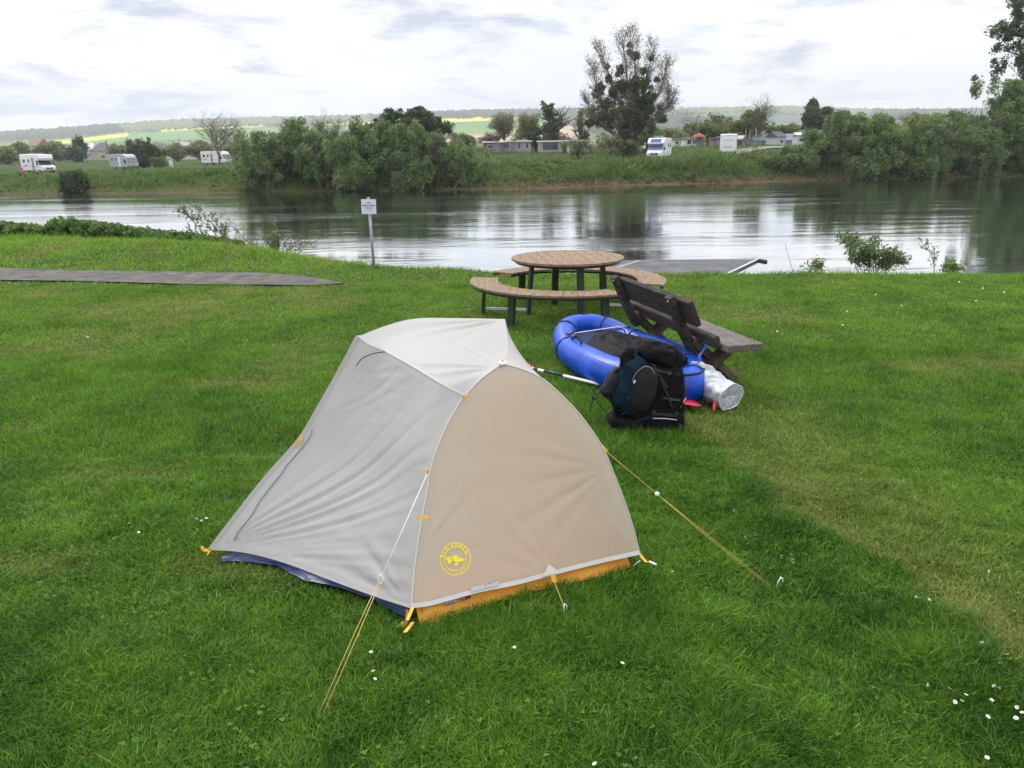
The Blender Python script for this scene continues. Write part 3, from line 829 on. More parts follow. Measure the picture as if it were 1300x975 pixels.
# leafy trees of the middle distance
def leafy(px, hw, yt, Y, lm, lb, seed, name='leafy_tree', n=70, per=60, leaf=.26, lowc=.45, group=None, cat='tree', up=(0, 0, .2), r0=.25, ybase=200, cr=.7, tall=False):
    b = place(px, ybase, Y); H = height(px, yt, Y, b); W = hw / F * Y; rg = np.random.default_rng(seed)
    zc = .5 + lowc * .2
    if tall: lob = [(rg.normal() * W * .25, rg.normal() * W * .2, H * z, W * (1.05 - z * .62), W * (1.0 - z * .6), H * .12) for z in (.25, .35, .45, .55, .65, .75, .84, .92)]
    else: lob = [(0, 0, H * .55, W * .85, W * .8, H * .36)] + [(rg.normal() * W * .5, rg.normal() * W * .4, H * (.4 + .4 * rg.random()), W * .45, W * .4, H * .18) for _ in range(6)]
    k_ = Y / 130
    return tree(name, lb, cat, b, H, lob, lm, group, n, per, leaf * k_, cr * k_, 1.8, up, seed, r0=r0 * k_, levels=2, surf=.36)
leafy(699, 12, 125, 155, M_BIRCH, 'slender birch with fresh green crown between the two cabin rows', 101, 'birch', 70, 60, .2, tall=True, cr=.7)
leafy(680, 9, 158, 140, M_DARK, 'small dark conifer right of the white-windowed cabin', 102, 'conifer', 60, 60, .16, tall=True, cr=.4)
leafy(738, 8, 140, 135, M_OLIVE, 'thin budding poplar left of the mistletoe tree', 103, 'poplar', 34, 40, .18, tall=True, cr=.5)
leafy(775, 26, 166, 119, M_OLIVE, 'low budding shrub at the foot of the mistletoe tree, left side', 104, 'budding_shrub', 60, 50, .16, cat='shrub', cr=.6)
leafy(822, 20, 155, 140, M_WIL, 'shrubby tree behind the white motorhome beside the mistletoe tree', 105, 'leafy_tree', 60, 50, .18)
leafy(853, 20, 160, 170, M_OLIVE, 'budding tree above the cabin with the red canopy', 106)
leafy(886, 24, 150, 185, M_FRESH, 'yellow-green round tree behind the red canopy', 107)
leafy(915, 24, 146, 190, M_OLIVE, 'olive tree behind the white van rear', 108)
leafy(948, 24, 137, 165, M_FRESH, 'bright green tree with a leafy round crown behind the grey roofs', 109)
leafy(1000, 12, 157, 200, M_FRESH, 'small bright green tree above the grey roofs', 110)
leafy(983, 10, 158, 200, M_BIRCH, 'small green tree left of the bright one above the grey roofs', 111)
leafy(1026, 9, 129, 170, M_DARK, 'tall dark poplar at the left of the poplar pair', 112, tall=True, n=80)
leafy(1048, 18, 133, 165, M_DARK, 'wide dark tree beside the tall poplar behind the right bank hedge', 113, n=110)
leafy(702, 26, 170, 168, M_RED, 'reddish budding shrub below the birch', 114, 'budding_shrub', 50, 40, .2, cat='shrub')
leafy(626, 9, 168, 150, M_RED, 'small reddish budding shrub left of the bare many-stemmed tree', 115, 'budding_shrub', 34, 40, .16, cat='shrub')
leafy(735, 18, 176, 122, M_WIL, 'shrub in front of the shed left of the mistletoe tree', 116, 'shrub', 34, 40, .16, cat='shrub')
leafy(660, 20, 174, 148, M_OLIVE, 'olive shrub behind the brown cabin roof', 117, 'shrub', 40, 40, .16, cat='shrub')
leafy(1110, 30, 141, 175, M_OLIVE, 'olive tree top behind the right bank hedge, left part', 118)
leafy(1175, 24, 141, 180, M_OLIVE, 'olive tree top behind the right bank hedge, near the bare tree', 119)
leafy(1215, 26, 140, 175, M_WIL, 'green tree top behind the right bank hedge near the tall loose willow', 120)
leafy(103, 7, 175, 300, M_DARK, 'dark conifer among the village houses on the left', 121, 'conifer', 60, 50, .2, tall=True)
leafy(96, 9, 187, 290, M_DARK, 'dark round tree in front of the village houses on the left', 122)
leafy(8, 14, 187, 260, M_OLIVE, 'olive tree at the left edge behind the meadow', 123)
leafy(30, 10, 182, 300, M_FRESH, 'light green tree left of the white camper with the overcab', 124)
leafy(75, 14, 181, 330, M_FRESH, 'light green tree behind the overcab camper', 125)
leafy(225, 9, 184, 280, M_OLIVE, 'budding tree left of the grey-roofed house on the left', 126)
leafy(258, 16, 178, 230, M_OLIVE, 'olive tree left of the bare wide-crowned tree', 127)
leafy(300, 14, 176, 240, M_OLIVE, 'olive tree right of the bare wide-crowned tree', 128)
leafy(150, 12, 186, 310, M_OLIVE, 'olive bush behind the dark-roofed house on the left', 129)
leafy(590, 14, 170, 165, M_OLIVE, 'olive shrub right of the dark trees behind the thicket', 130, cat='shrub', name='shrub')

# scattered scrub of the far slopes: nobody could count it
rg = np.random.default_rng(44); cs = []; rs_ = []; big_ = []
def scat(n, x0, x1, Y0, Y1, s0, s1):
    for _ in range(n):
        Y = Y0 + (Y1 - Y0) * rg.random(); px = x0 + (x1 - x0) * rg.random()
        base = hzy(px) + .35; t = np.clip((Y - 420) / 2250, 0, 1)
        if Y > 420:
            r0_ = np.interp(px, cols, rr_); p = at(px, base + (r0_ - base) * t ** .92, Y)
        else: p = at(px, base, Y); p.z = zl(p.x, Y)
        s = s0 + (s1 - s0) * rg.random() ** 1.5
        k_ = rg.integers(3, 6)
        for _2 in range(k_): cs.append((p.x + rg.normal() * s * .8, p.y + rg.normal() * s * .5, p.z + s * (.2 + .7 * rg.random()))); rs_.append(s * .6)
scat(120, -20, 330, 350, 900, 2.5, 6)
scat(50, 560, 760, 300, 560, 1.5, 3.5)
scat(100, 840, 1300, 230, 520, 2.5, 5)
scat(90, 840, 1300, 520, 1200, 4, 9)
scat(50, -60, 20, 260, 700, 3, 5)
v, q_, t = leaves(rg, np.array(cs), np.array(rs_), 26, 1.1, 1.5, (0, 0, .2), .9)
o = npmesh('scrub', v, [q_], leafmat('scrub leaves', (.075, .095, .04), (.17, .185, .085)), False, None, {'tint': t}); o['kind'] = 'stuff'

# ------------------------------------------------------------------ rough grass on the far bank and meadow
rg = np.random.default_rng(8)
def tuftfield(n, gen, hmin, hmax, wd):
    X, Y = gen(n); Z = zland(X, Y)
    ok = Z > WZ + .02; X, Y, Z = X[ok], Y[ok], Z[ok]; n = len(X)
    h = (hmin + (hmax - hmin) * rg.random(n) ** 1.6) * (0.45 + 1.1 * fbm(X * .35, Y * .5, 3)) * (.35 + 1.5 * sst(fbm(X * .16 + 3, Y * .22, 4), .35, .68)) * np.where((Y > 80) & (Y < 118), 1 - .72 * sst(Y - farY(X), 4.5, 8.5), 1)
    h = h * np.where(Y > 80, np.interp(X, [-60, -25, -5], [.5, .6, 1]), 1)
    a = rg.random(n) * PI * 2; lx = rg.normal(size=n) * .8; ly = rg.normal(size=n) * .8
    w_ = wd * (.5 + rg.random(n))
    P0 = np.stack([X - np.cos(a) * w_, Y - np.sin(a) * w_, Z - .03], -1); P1 = np.stack([X + np.cos(a) * w_, Y + np.sin(a) * w_, Z - .03], -1)
    P2 = np.stack([X + lx * h, Y + ly * h, Z + h], -1)
    t = rg.random(n)
    return np.stack([P0, P1, P2], 1).reshape(-1, 3), np.arange(n * 3).reshape(-1, 3), np.repeat(t, 3), X, Y
def gen_bank(n):
    X = rg.uniform(-95, 100, n); e = rg.uniform(0, 1, n) ** .8 * 16; return X, farY(X) + e
v, t3, tn, X, Y = tuftfield(190000, gen_bank, .12, .50, .06)
tn = np.clip(tn * .6 + np.repeat(sst(fbm(X * .2 + 70, Y * .3, 4), .35, .65), 3) * .5, 0, 1)
e = (Y - farY(X)); brown = np.clip((1 - sst(e, .8, 3.0)) * np.interp(X, [-95, -30, -8, 2, 30, 45], [.25, .45, .3, .9, .9, .4]) + .8 * (fbm(X * .3, Y * .4, 3) > .62) * (e < 7) * (X > -5), 0, 1)
def grassmat(name, g1, g2, dry1, dry2, trans=.3, rough=.5):
    mt, nt, out = newmat(name)
    def mixc(f, a, b):
        x = N(nt, 'ShaderNodeMix'); x.data_type = 'RGBA'; L(nt, f, x.inputs[0])
        for i, s_ in ((6, a), (7, b)):
            if hasattr(s_, 'links'): L(nt, s_, x.inputs[i])
            else: x.inputs[i].default_value = (*s_, 1)
        return x.outputs[2]
    A = N(nt, 'ShaderNodeAttribute'); A.attribute_name = 'tint'; B = N(nt, 'ShaderNodeAttribute'); B.attribute_name = 'dry'
    c = mixc(B.outputs['Fac'], mixc(A.outputs['Fac'], g1, g2), mixc(A.outputs['Fac'], dry1, dry2))
    d = N(nt, 'ShaderNodeBsdfPrincipled'); d.inputs['Roughness'].default_value = rough; d.inputs['Specular IOR Level'].default_value = .18
    L(nt, c, d.inputs['Base Color']); t = N(nt, 'ShaderNodeBsdfTranslucent'); L(nt, c, t.inputs['Color'])
    ms = N(nt, 'ShaderNodeMixShader'); ms.inputs[0].default_value = trans; L(nt, d.outputs[0], ms.inputs[1]); L(nt, t.outputs[0], ms.inputs[2]); L(nt, ms.outputs[0], out.inputs['Surface'])
    return mt
M_BANKG = grassmat('bank grass', (.050, .125, .018), (.125, .25, .045), (.15, .11, .06), (.26, .21, .12))
o = npmesh('bank_grass', v, [t3], M_BANKG, False, None, {'tint': tn, 'dry': np.repeat(brown, 3)}); o['kind'] = 'stuff'
def gen_mead(n):
    Y = 100 + 220 * rg.random(n) ** 1.6; X = (rg.random(n) * 1.7 - .85) * Y * .9; return X, Y
v, t3, tn, X, Y = tuftfield(90000, gen_mead, .1, .3, .12)
M_MEAD = grassmat('meadow grass', (.065, .15, .025), (.12, .23, .045), (.14, .15, .06), (.2, .19, .09))
o = npmesh('meadow_grass', v, [t3], M_MEAD, False, None, {'tint': tn, 'dry': np.repeat(np.clip(fbm(X * .04, Y * .06, 3) * 1.4 - .45, 0, 1), 3)}); o['kind'] = 'stuff'
# low scrub and tussocks along the far bank slope: one uncountable mass
rg = np.random.default_rng(61); n_ = 700; X = np.where(rg.random(n_) < .8, rg.uniform(-14, 48, n_), rg.uniform(-85, -20, n_)); e2 = rg.uniform(.6, 10.5, n_); Y = farY(X) + e2
kz = (.25 + .75 * rg.random(n_) ** 2) * np.interp(X, [-85, -20, -5, 25, 48], [.4, .5, .8, 1, 1.5]) * (.4 + 1.2 * fbm(X * .3, Y * .3, 2))
cc = np.stack([X, Y, zland(X, Y) + kz * .35], -1)
v, q_, t = leaves(rg, cc, kz * .8, 60, .11, 2.4, (0, 0, .7), .8)
o = npmesh('bank_scrub', v, [q_], leafmat('bank scrub leaves', (.045, .085, .022), (.15, .20, .06)), False, None, {'tint': t}); o['kind'] = 'stuff'
# tall weeds and reeds on the bank top, counted as one mass
def gen_weed(n):
    X = rg.uniform(-8, 45, n) ; X = np.where(rg.random(n) < .25, rg.uniform(-80, -30, n), X); return X, farY(X) + rg.uniform(2, 6.5, n)
v, t3, tn, X, Y = tuftfield(14000, gen_weed, .3, 1.15, .07)
o = npmesh('tall_weeds', v, [t3], M_BANKG, False, None, {'tint': tn, 'dry': np.repeat((rg.random(len(X)) < .35) * .8, 3)}); o['kind'] = 'stuff'

# gravel tracks on the far side
M_TRACK = mat('gravel track', (.19, .18, .13), .95, .2, 2)
def track(pts, wdt, nm):
    vs = []; 
    P = catmull([(x, y, 0) for x, y in pts], 16)
    for i, p in enumerate(P):
        d = (P[min(i + 1, len(P) - 1)] - P[max(i - 1, 0)]).normalized(); s = Vector((-d.y, d.x, 0)) * wdt / 2
        for k_ in (-1, 0, 1): q2 = p + s * k_; vs.append((q2.x, q2.y, zl(q2.x, q2.y) + .12))
    ix = np.arange(len(vs)).reshape(-1, 3)
    npmesh(nm, vs, [np.stack([ix[:-1, :-1], ix[1:, :-1], ix[1:, 1:], ix[:-1, 1:]], -1).reshape(-1, 4)], M_TRACK, True)['kind'] = 'structure'
track([(at(x, 212, Y).x, Y) for x, Y in ((20, 130), (110, 138), (180, 150), (240, 166), (290, 172), (340, 176))], 3.2, 'track')
track([(at(x, 198, Y).x, Y) for x, Y in ((770, 106), (835, 108), (900, 116), (960, 128), (1010, 130))], 3.0, 'track')

# ------------------------------------------------------------------ motorhomes
M_WHT = mat('white camper shell', (.74, .75, .77), .35, .04, 2)
M_SILV = mat('silver paint', (.36, .38, .42), .35, .06, 2, metal=.3)
M_GLS = mat('dark window glass', (.03, .045, .07), .08, .1, 3, spec=.8)
M_SCRN = mat('windscreen glass', (.06, .11, .24), .08, .15, 2, spec=.9)
M_BLK = mat('black plastic', (.02, .02, .022), .5, .2, 6)
M_TYRE = mat('tyre rubber', (.025, .025, .025), .85, .2, 10)
M_GREY = mat('grey trim', (.22, .22, .23), .5, .1, 4)
M_BLUE2 = mat('blue trim glass', (.03, .07, .28), .2, .1, 3)
M_PLATE = mat('number plate', (.7, .7, .68), .4, .02, 3)
M_LAMP = mat('lamp glass', (.75, .77, .8), .15, .03, 3)
M_TAIL = mat('tail lamp', (.35, .02, .02), .3, .1, 3)
def motorhome(label, px, Y, rz, kind, shell=M_WHT, scr=None, Lh=6.8, extra=None, zoff=0.):
    b = place(px, 205, Y)
    root = empty('motorhome', (b.x, b.y, b.z + zoff), rz, label, 'motorhome', 'motorhomes parked on the far bank')
    M_SC = scr or M_SCRN
    W = 2.25; hw = W / 2; x0 = -Lh / 2; x1 = Lh / 2     # front towards +x
    if kind == 'alcove': prof = [(x0, .55), (x1 - 1.75, .55), (x1 - 1.75, 1.95), (x1 - .75, 2.05), (x1 - .55, 2.35), (x1 - .75, 2.95), (x0 + .1, 3.05), (x0, 2.9)]
    elif kind == 'liner': prof = [(x0, .5), (x1 - .25, .5), (x1, .8), (x1 - .02, 1.25), (x1 - .55, 2.35), (x1 - 1.0, 2.8), (x1 - 1.6, 2.95), (x0 + .1, 2.95), (x0, 2.8)]
    else: prof = [(x0, .55), (x1 - 1.75, .55), (x1 - 1.75, 2.1), (x1 - .95, 2.15), (x1 - .9, 2.35), (x1 - 1.5, 2.85), (x1 - 1.9, 2.95), (x0 + .1, 2.95), (x0, 2.8)]
    MB().prism_y(prof, -hw, hw).build('body', shell, root, bevel=.08, seg=3)
    if kind != 'liner':
        MB().prism_y([(x1 - 1.76, .45), (x1 - .12, .45), (x1, .62), (x1 - .02, 1.0), (x1 - .12, 1.15), (x1 - .85, 1.35), (x1 - 1.45, 2.04), (x1 - 1.76, 2.04)], -hw * .9, hw * .9).build('cab', shell, root, bevel=.06, seg=3)
        sw = .86; MB().prism_y([(x1 - .86, 1.37), (x1 - .80, 1.38), (x1 - 1.36, 2.0), (x1 - 1.42, 2.0)], -hw * sw, hw * sw).build('windscreen', M_SC, root)
        for s in (-1, 1): MB().prism_y([(x1 - .98, 1.36), (x1 - 1.45, 1.92), (x1 - 1.72, 1.92), (x1 - 1.72, 1.36)], s * (hw * .9 + .012), s * (hw * .9 - .02)).build('cab_window', M_GLS, root)
        g = MB().box((x1 + .0, 0, .86), (.05, 1.0, .26)); g.build('grille', M_BLK, root, bevel=.02)
        bd = MB().ball((x1 + .035, 0, .9), (.02, .13, .06), nu=12, nv=8).build('badge', M_LAMP, root)
    else:
        MB().prism_y([(x1 - .07, 1.35), (x1 + .0, 1.33), (x1 - .50, 2.32), (x1 - .57, 2.32)], -hw * .9, hw * .9).build('windscreen', M_SC, root)
        for s in (-1, 1): MB().prism_y([(x1 - .35, 1.35), (x1 - .7, 2.0), (x1 - 1.5, 2.0), (x1 - 1.5, 1.35)], s * (hw + .012), s * (hw - .02)).build('cab_window', M_GLS, root)
    MB().box((x1 - .02, 0, .58), (.16, W * .84, .22)).build('bumper', M_GREY, root, bevel=.03)
    for s in (-1, 1):
        MB().box((x1 - .03, s * hw * .68, .95), (.1, .34, .18)).build('headlight', M_LAMP, root, bevel=.03)
        MB().box((x1 - .95, s * (hw + .12), 1.55), (.1, .2, .32)).build('wing_mirror', M_BLK, root, bevel=.03)
    for wx in (x1 - 1.0, x0 + 1.5):
        for s in (-1, 1):
            wr = link('wheel', None, root); wr.location = (wx, s * (hw - .16), .34)
            mb = MB(); mb.tube([(0, -.11, 0), (0, .11, 0)], .34, 20); mb.build('tyre', M_TYRE, wr, bevel=.02)
            mb = MB(); mb.tube([(0, -.118, 0), (0, .118, 0)], .2, 16); mb.build('rim', M_GREY, wr)
    for s in (-1, 1):
        for (wx, ww) in ((x0 + 1.1, .8), (x0 + 2.5, .55)):
            fr = MB().box((wx, s * (hw + .004), 2.0), (ww, .03, .5)).build('window', M_GLS, root, bevel=.01)
    dr = MB().box((x0 + 3.7, -hw - .006, 1.55), (.62, .03, 1.85)).build('door', M_GREY if shell is M_WHT else M_WHT, root, bevel=.01)
    MB().box((x0 + 3.95, -hw - .035, 1.4), (.06, .04, .12)).build('handle', M_BLK, dr)
    mb = MB(); mb.box((0, -hw - .003, 1.15), (Lh * .62, .012, .05)); mb.box((x0 + 1.4, -hw - .003, 1.3), (1.5, .012, .16), rotm(0, -.25, 0)); mb.build('side_stripe', M_GREY, root)
    for vx in (x0 + 1.5, x0 + 3.4): MB().box((vx, 0, 3.06), (.5, .5, .14)).build('roof_vent', M_GREY, root, bevel=.03)
    # rear: window, lamps, bumper
    MB().box((x0 - .01, 0, 2.1), (.03, 1.3, .05)).build('rear_trim', M_GREY, root)
    MB().box((x0 - .04, 0, .68), (.12, W * .96, .26)).build('rear_bumper', shell, root, bevel=.03)
    for s in (-1, 1): MB().box((x0 - .105, s * hw * .85, .7), (.02, .28, .12)).build('tail_light', M_TAIL, root)
    MB().box((x0 - .105, 0, .72), (.02, .5, .12)).build('number_plate', M_PLATE, root)
    return root
M_SC2 = mat('grey windscreen glass', (.07, .09, .12), .1, .1, 3, spec=.8)
# facing: rz turns +x to the right-front of the picture
m1 = motorhome('white overcab camper with pink and dark things at its rear, leftmost of the parked motorhomes', 48, 127, R(-32), 'alcove', scr=M_GLS, Lh=6.2)
m2 = motorhome('silver-grey motorhome left of the round dark bush', 157, 160, R(-34), 'liner', M_SILV, M_SC2, 6.6)
m3 = motorhome('white motorhome by the bare tree at the left end of the thicket', 275, 178, R(-32), 'liner', M_WHT, M_SC2, 7.6)
m4 = motorhome('white motorhome facing the river with black grille and blue windscreen', 836, 111, R(-112), 'semi', M_WHT, None, 6.6)
m5 = motorhome('white motorhome turned with its plain rear to the river', 924, 117, R(73), 'semi', M_WHT, None, 7.0)
# skylight over the cab of m4 and rear panel lines of m5
MB().prism_y([(3.3 - .93, 2.36), (3.3 - .89, 2.40), (3.3 - 1.40, 2.82), (3.3 - 1.44, 2.78)], -.7, .7).build('skylight', M_BLUE2, m4)
sd_ = MB().box((.6, 0, 3.12), (.9, 1.1, .2)).build('roof_box', M_GREY, m4, bevel=.04)
rp = MB(); rp.box((-3.505, 0, 1.18), (.02, 1.4, .06)); rp.box((-3.505, .1, 1.32), (.02, 1.0, .04)); rp.box((-3.508, 0, 2.72), (.02, 2.0, .04)); rp.box((-3.508, 0, .95), (.02, 2.1, .03)); rp.build('rear_trim', M_GREY, m5)

# things by the first motorhome
p = place(28, 222, 122)
ch = empty('camping_chair', (p.x, p.y, p.z), .4, 'pink and dark folding camping chair at the rear of the leftmost camper', 'camping chair')
mb = MB()
for sx in (-1, 1):
    for sy in (-1, 1): MB().bar((sx * .25, sy * .22, 0), (sx * .22, -sy * .2, .42), .03, .03).build('leg', M_BLK, ch)
MB().box((0, 0, .44), (.5, .46, .04)).build('seat', mat('pink cloth', (.55, .05, .16), .8), ch, bevel=.01)
MB().box((0, .24, .74), (.5, .04, .6), rotm(-.2)).build('backrest', mat('magenta cloth', (.60, .04, .18), .8), ch, bevel=.01)
p = place(24, 222, 121)
bx_ = empty('storage_crate', (p.x, p.y, p.z), .2, 'dark storage crate on the grass beside the pink camping chair', 'crate')
MB().box((0, 0, .22), (.7, .45, .44)).build('body', M_BLK, bx_, bevel=.02); MB().box((0, 0, .46), (.74, .49, .05)).build('lid', M_GREY, bx_, bevel=.01)

# marker post by the left track
p = place(217, 208, 165)
mp_ = empty('marker_post', (p.x, p.y, p.z), 0, 'short white kilometre post beside the left track', 'marker post')
MB().box((0, 0, .7), (.75, .12, 1.4)).build('post', mat('white painted board', (.72, .72, .70), .6, .05), mp_, bevel=.02); MB().box((0, -.07, .35), (.5, .02, .1)).build('stripe', M_GREY, mp_)

# ------------------------------------------------------------------ cabins and houses
M_W1 = mat('white cladding', (.52, .52, .52), .7, .06, 2); M_W2 = mat('grey-blue cladding', (.30, .31, .33), .7, .08, 2)
M_BRN = mat('brown boards', (.20, .135, .095), .8, .15, 3, stretch=(8, 8, 1)); M_TANW = mat('tan wall', (.42, .37, .29), .8, .1, 3)
M_RF1 = mat('slate roof', (.085, .09, .10), .8, .15, 3); M_RF2 = mat('orange tiles', (.26, .16, .12), .85, .15, 3); M_RF3 = mat('light sheet roof', (.45, .44, .42), .6, .1, 2)
M_RF4 = mat('blue-grey roof sheet', (.17, .19, .22), .6, .1, 2); M_REDC = mat('red canopy cloth', (.36, .05, .05), .8, .1, 2)
def cabin(label, px, pw, ytop, Y, wall, roof, wins=(), rz=0, gable=0, door=None, name='cabin', cat='cabin', dep=4.0, chim=False, group=None, ov=.25, ybase=None, hip=False):
    b = place(px, 200, Y); w_ = pw / F * Y
    H = height(px, ytop, Y, b) - gable
    root = empty(name, (b.x, b.y, b.z), rz, label, cat, group)
    MB().box((0, 0, H / 2 - .3), (w_, dep, H + .6)).build('wall', wall, root)
    mb = MB()
    if gable:
        hw_, hd = w_ / 2 + ov, dep / 2 + ov
        if hip: mb.add([(-hw_, -hd, H - .02), (hw_, -hd, H - .02), (hw_, hd, H - .02), (-hw_, hd, H - .02), (-hw_ * .35, 0, H + gable), (hw_ * .35, 0, H + gable)], [(0, 1, 5, 4), (1, 2, 5), (2, 3, 4, 5), (3, 0, 4), (3, 2, 1, 0)])
        else: mb.add([(-hw_, -hd, H - .02), (hw_, -hd, H - .02), (hw_, hd, H - .02), (-hw_, hd, H - .02), (-hw_, 0, H + gable), (hw_, 0, H + gable)], [(0, 1, 5, 4), (1, 2, 5), (2, 3, 4, 5), (3, 0, 4), (3, 2, 1, 0)])
    else: mb.box((0, 0, H + .06), (w_ + ov * 2, dep + ov * 2, .16), rotm(.03))
    rf = mb.build('roof', roof, root)
    if chim: MB().box((w_ * .2, .3, H + gable + .1), (.5, .5, 1.2)).build('chimney', M_GREY, rf)
    for (fx_, fz, fw, fh) in wins:
        wf = MB().box((fx_ * w_ / 2, -dep / 2 - .01, fz * H), (fw + .16, .06, fh + .16)).build('window', M_W1, root)
        MB().box((fx_ * w_ / 2, -dep / 2 - .045, fz * H), (fw, .03, fh)).build('pane', M_GLS, wf)
    if door is not None:
        d_ = MB().box((door * w_ / 2, -dep / 2 - .012, .95), (.85, .05, 1.9)).build('door', M_GREY, root)
        MB().box((door * w_ / 2 + .3, -dep / 2 - .05, .95), (.06, .05, .12)).build('handle', M_BLK, d_)
    return root
G_ = 'cabins of the campsite'
cabin('brown wooden cabin with flat light roof, left end of the cabin row', 627, 24, 181, 135, M_BRN, M_RF3, [(-.3, .6, .8, .6)], door=.35, group=G_)
cabin('grey-white cabin with three small windows beside the brown cabin', 654, 38, 180, 137, M_W2, M_RF3, [(-.55, .62, 1.0, .6), (.25, .6, .5, .9), (.75, .62, .5, .8)], door=-.1, group=G_)
sh = cabin('open shed with wide dark front right of the small conifer', 698, 28, 180, 135, M_TANW, M_RF3, [(-.0, .55, 2.6, 1.2)], group=G_)  # wide dark pane on a closed wall stands for the shaded opening
cabin('white cabin with pale blue windows left of the mistletoe tree', 733, 26, 179, 133, M_W1, M_RF3, [(-.1, .62, .9, .9), (.4, .62, .9, .9)], door=-.6, group=G_)
cabin('brown boarded shed between the open shed and the white cabin', 716, 10, 181, 138, M_BRN, M_RF3, [], group=G_, door=0)
cabin('white cabin with veranda beside the red canopy', 876, 19, 176, 160, M_W1, M_RF4, [(-.5, .62, .7, .7), (.2, .62, .7, .7)], door=.7, group=G_)
cabin('small white cabin right of the white motorhome with black grille', 857, 7, 177, 165, M_W1, M_RF4, [(0, .6, .5, .5)], group=G_, dep=2.5)
p = place(886, 200, 158)
cn = empty('garden_canopy', (p.x, p.y, p.z), 0, 'red canopy on posts beside the white veranda cabin', 'canopy')
for sx in (-1, 1):
    for sy in (-1, 1): MB().box((sx * 1.0, sy * 1.0, 1.0), (.08, .08, 2.0)).build('post', M_W1, cn)
MB().add([(-1.2, -1.2, 2), (1.2, -1.2, 2), (1.2, 1.2, 2), (-1.2, 1.2, 2), (0, 0, 2.75)], [(0, 1, 4), (1, 2, 4), (2, 3, 4), (3, 0, 4), (3, 2, 1, 0)]).build('roof', M_REDC, cn)
cabin('long cabin with slate-blue roof and white gable between bare tree and right hedge', 975, 54, 170, 165, M_W2, M_RF4, [(.2, .5, 1.2, .6)], gable=1.3, name='club_house', cat='house', dep=6, rz=.12)
cabin('small white gabled hut in front of the slate-blue roof', 983, 14, 167, 160, M_W1, M_RF1, [(0, .5, .6, .5)], gable=1.0, dep=3, group=G_, rz=.5)
cabin('dark low hut just left of the motorhome seen from behind', 908, 12, 176, 150, M_BRN, M_RF1, [], dep=3, door=0, group=G_)
cabin('grey-roofed hut at the right end of the campsite roofs', 1027, 26, 165, 158, M_W2, M_RF1, [(-.4, .5, .7, .6)], gable=1.2, dep=4, rz=-.2, group=G_)
cabin('white caravan-like hut in front of the right end roofs', 1013, 12, 168, 154, M_W1, M_W1, [(0, .55, .9, .5)], gable=.5, dep=2.4, group=G_)
cabin('cabin with pale roof left of the slate-blue roof', 940, 22, 172, 170, M_W2, mat('cream sheet roof', (.55, .53, .44), .6, .08, 2), [], gable=.8, dep=4, group=G_, door=.3)
H_ = 'village houses across the meadow'
cabin('white house with grey roof left of the dark round tree', 87, 16, 184.5, 340, M_W1, M_RF4, [(-.4, .5, 1.2, 1), (.3, .5, 1.2, 1)], gable=2.6, name='house', cat='house', dep=8, group=H_)
cabin('white house with light roof right of the dark conifer', 112, 16, 181, 345, M_W1, M_RF3, [(-.2, .5, 1.2, 1), (.5, .5, 1.2, 1)], gable=2.8, name='house', cat='house', dep=8, group=H_, rz=.4)
cabin('house with slate hipped roof left of the silver motorhome', 133, 20, 181, 340, M_TANW, M_RF1, [(.5, .4, 1.4, 1)], gable=3.4, name='house', cat='house', dep=9, group=H_, hip=True, chim=True)
cabin('orange-roofed house above the overcab camper', 52, 16, 176, 390, M_TANW, M_RF2, [(0, .5, 1.4, 1)], gable=3.2, name='house', cat='house', dep=8, group=H_, rz=-.3)
cabin('orange-brown roofed house right of the other orange roof', 72, 14, 179, 400, M_TANW, M_RF2, [(0, .5, 1.4, 1)], gable=3.0, name='house', cat='house', dep=8, group=H_, rz=.2)
cabin('grey-roofed white house left of the bare wide-crowned tree', 240, 16, 180, 330, M_W1, M_RF4, [(-.4, .4, 1.2, .9), (.3, .4, 1.2, .9)], gable=2.4, name='house', cat='house', dep=8, group=H_, chim=True)
cabin('low white house left of the grey-roofed white one', 222, 8, 187, 335, M_W1, M_RF3, [(0, .5, 1, .8)], gable=1.4, name='house', cat='house', dep=6, group=H_)
cabin('orange-walled house right of the bare wide-crowned tree', 299, 12, 182, 300, mat('orange render', (.55, .28, .17), .8, .08, 2), M_RF2, [(0, .5, 1, .8)], gable=2.0, name='house', cat='house', dep=6, group=H_)
for i, (px, lb) in enumerate(((607, 'leftmost low tan farm shed on the far tan field'), (622, 'second low tan farm shed on the far tan field'))):
    cabin(lb, px, 10, 174.5 , 420, M_TANW, M_RF2, [], gable=1.6, name='farm_shed', cat='shed', dep=7, group='farm sheds on the tan field', door=0)

# slender fence posts by the grey roofs
for i, (px, lb) in enumerate(((950, 'thin grey post left of the yellowish one by the grey roofs'), (958, 'thin yellowish post in front of the grey roofs'), (945, 'thin grey post nearest the motorhome seen from behind'))):
    p = place(px, 195, 130); o = MB().tube([(0, 0, -.2), (0, 0, 2.9)], .05, 8).build('post', M_TANW if i == 1 else M_GREY)
    o.location = p; tag(o, lb, 'post', 'thin posts on the far bank')

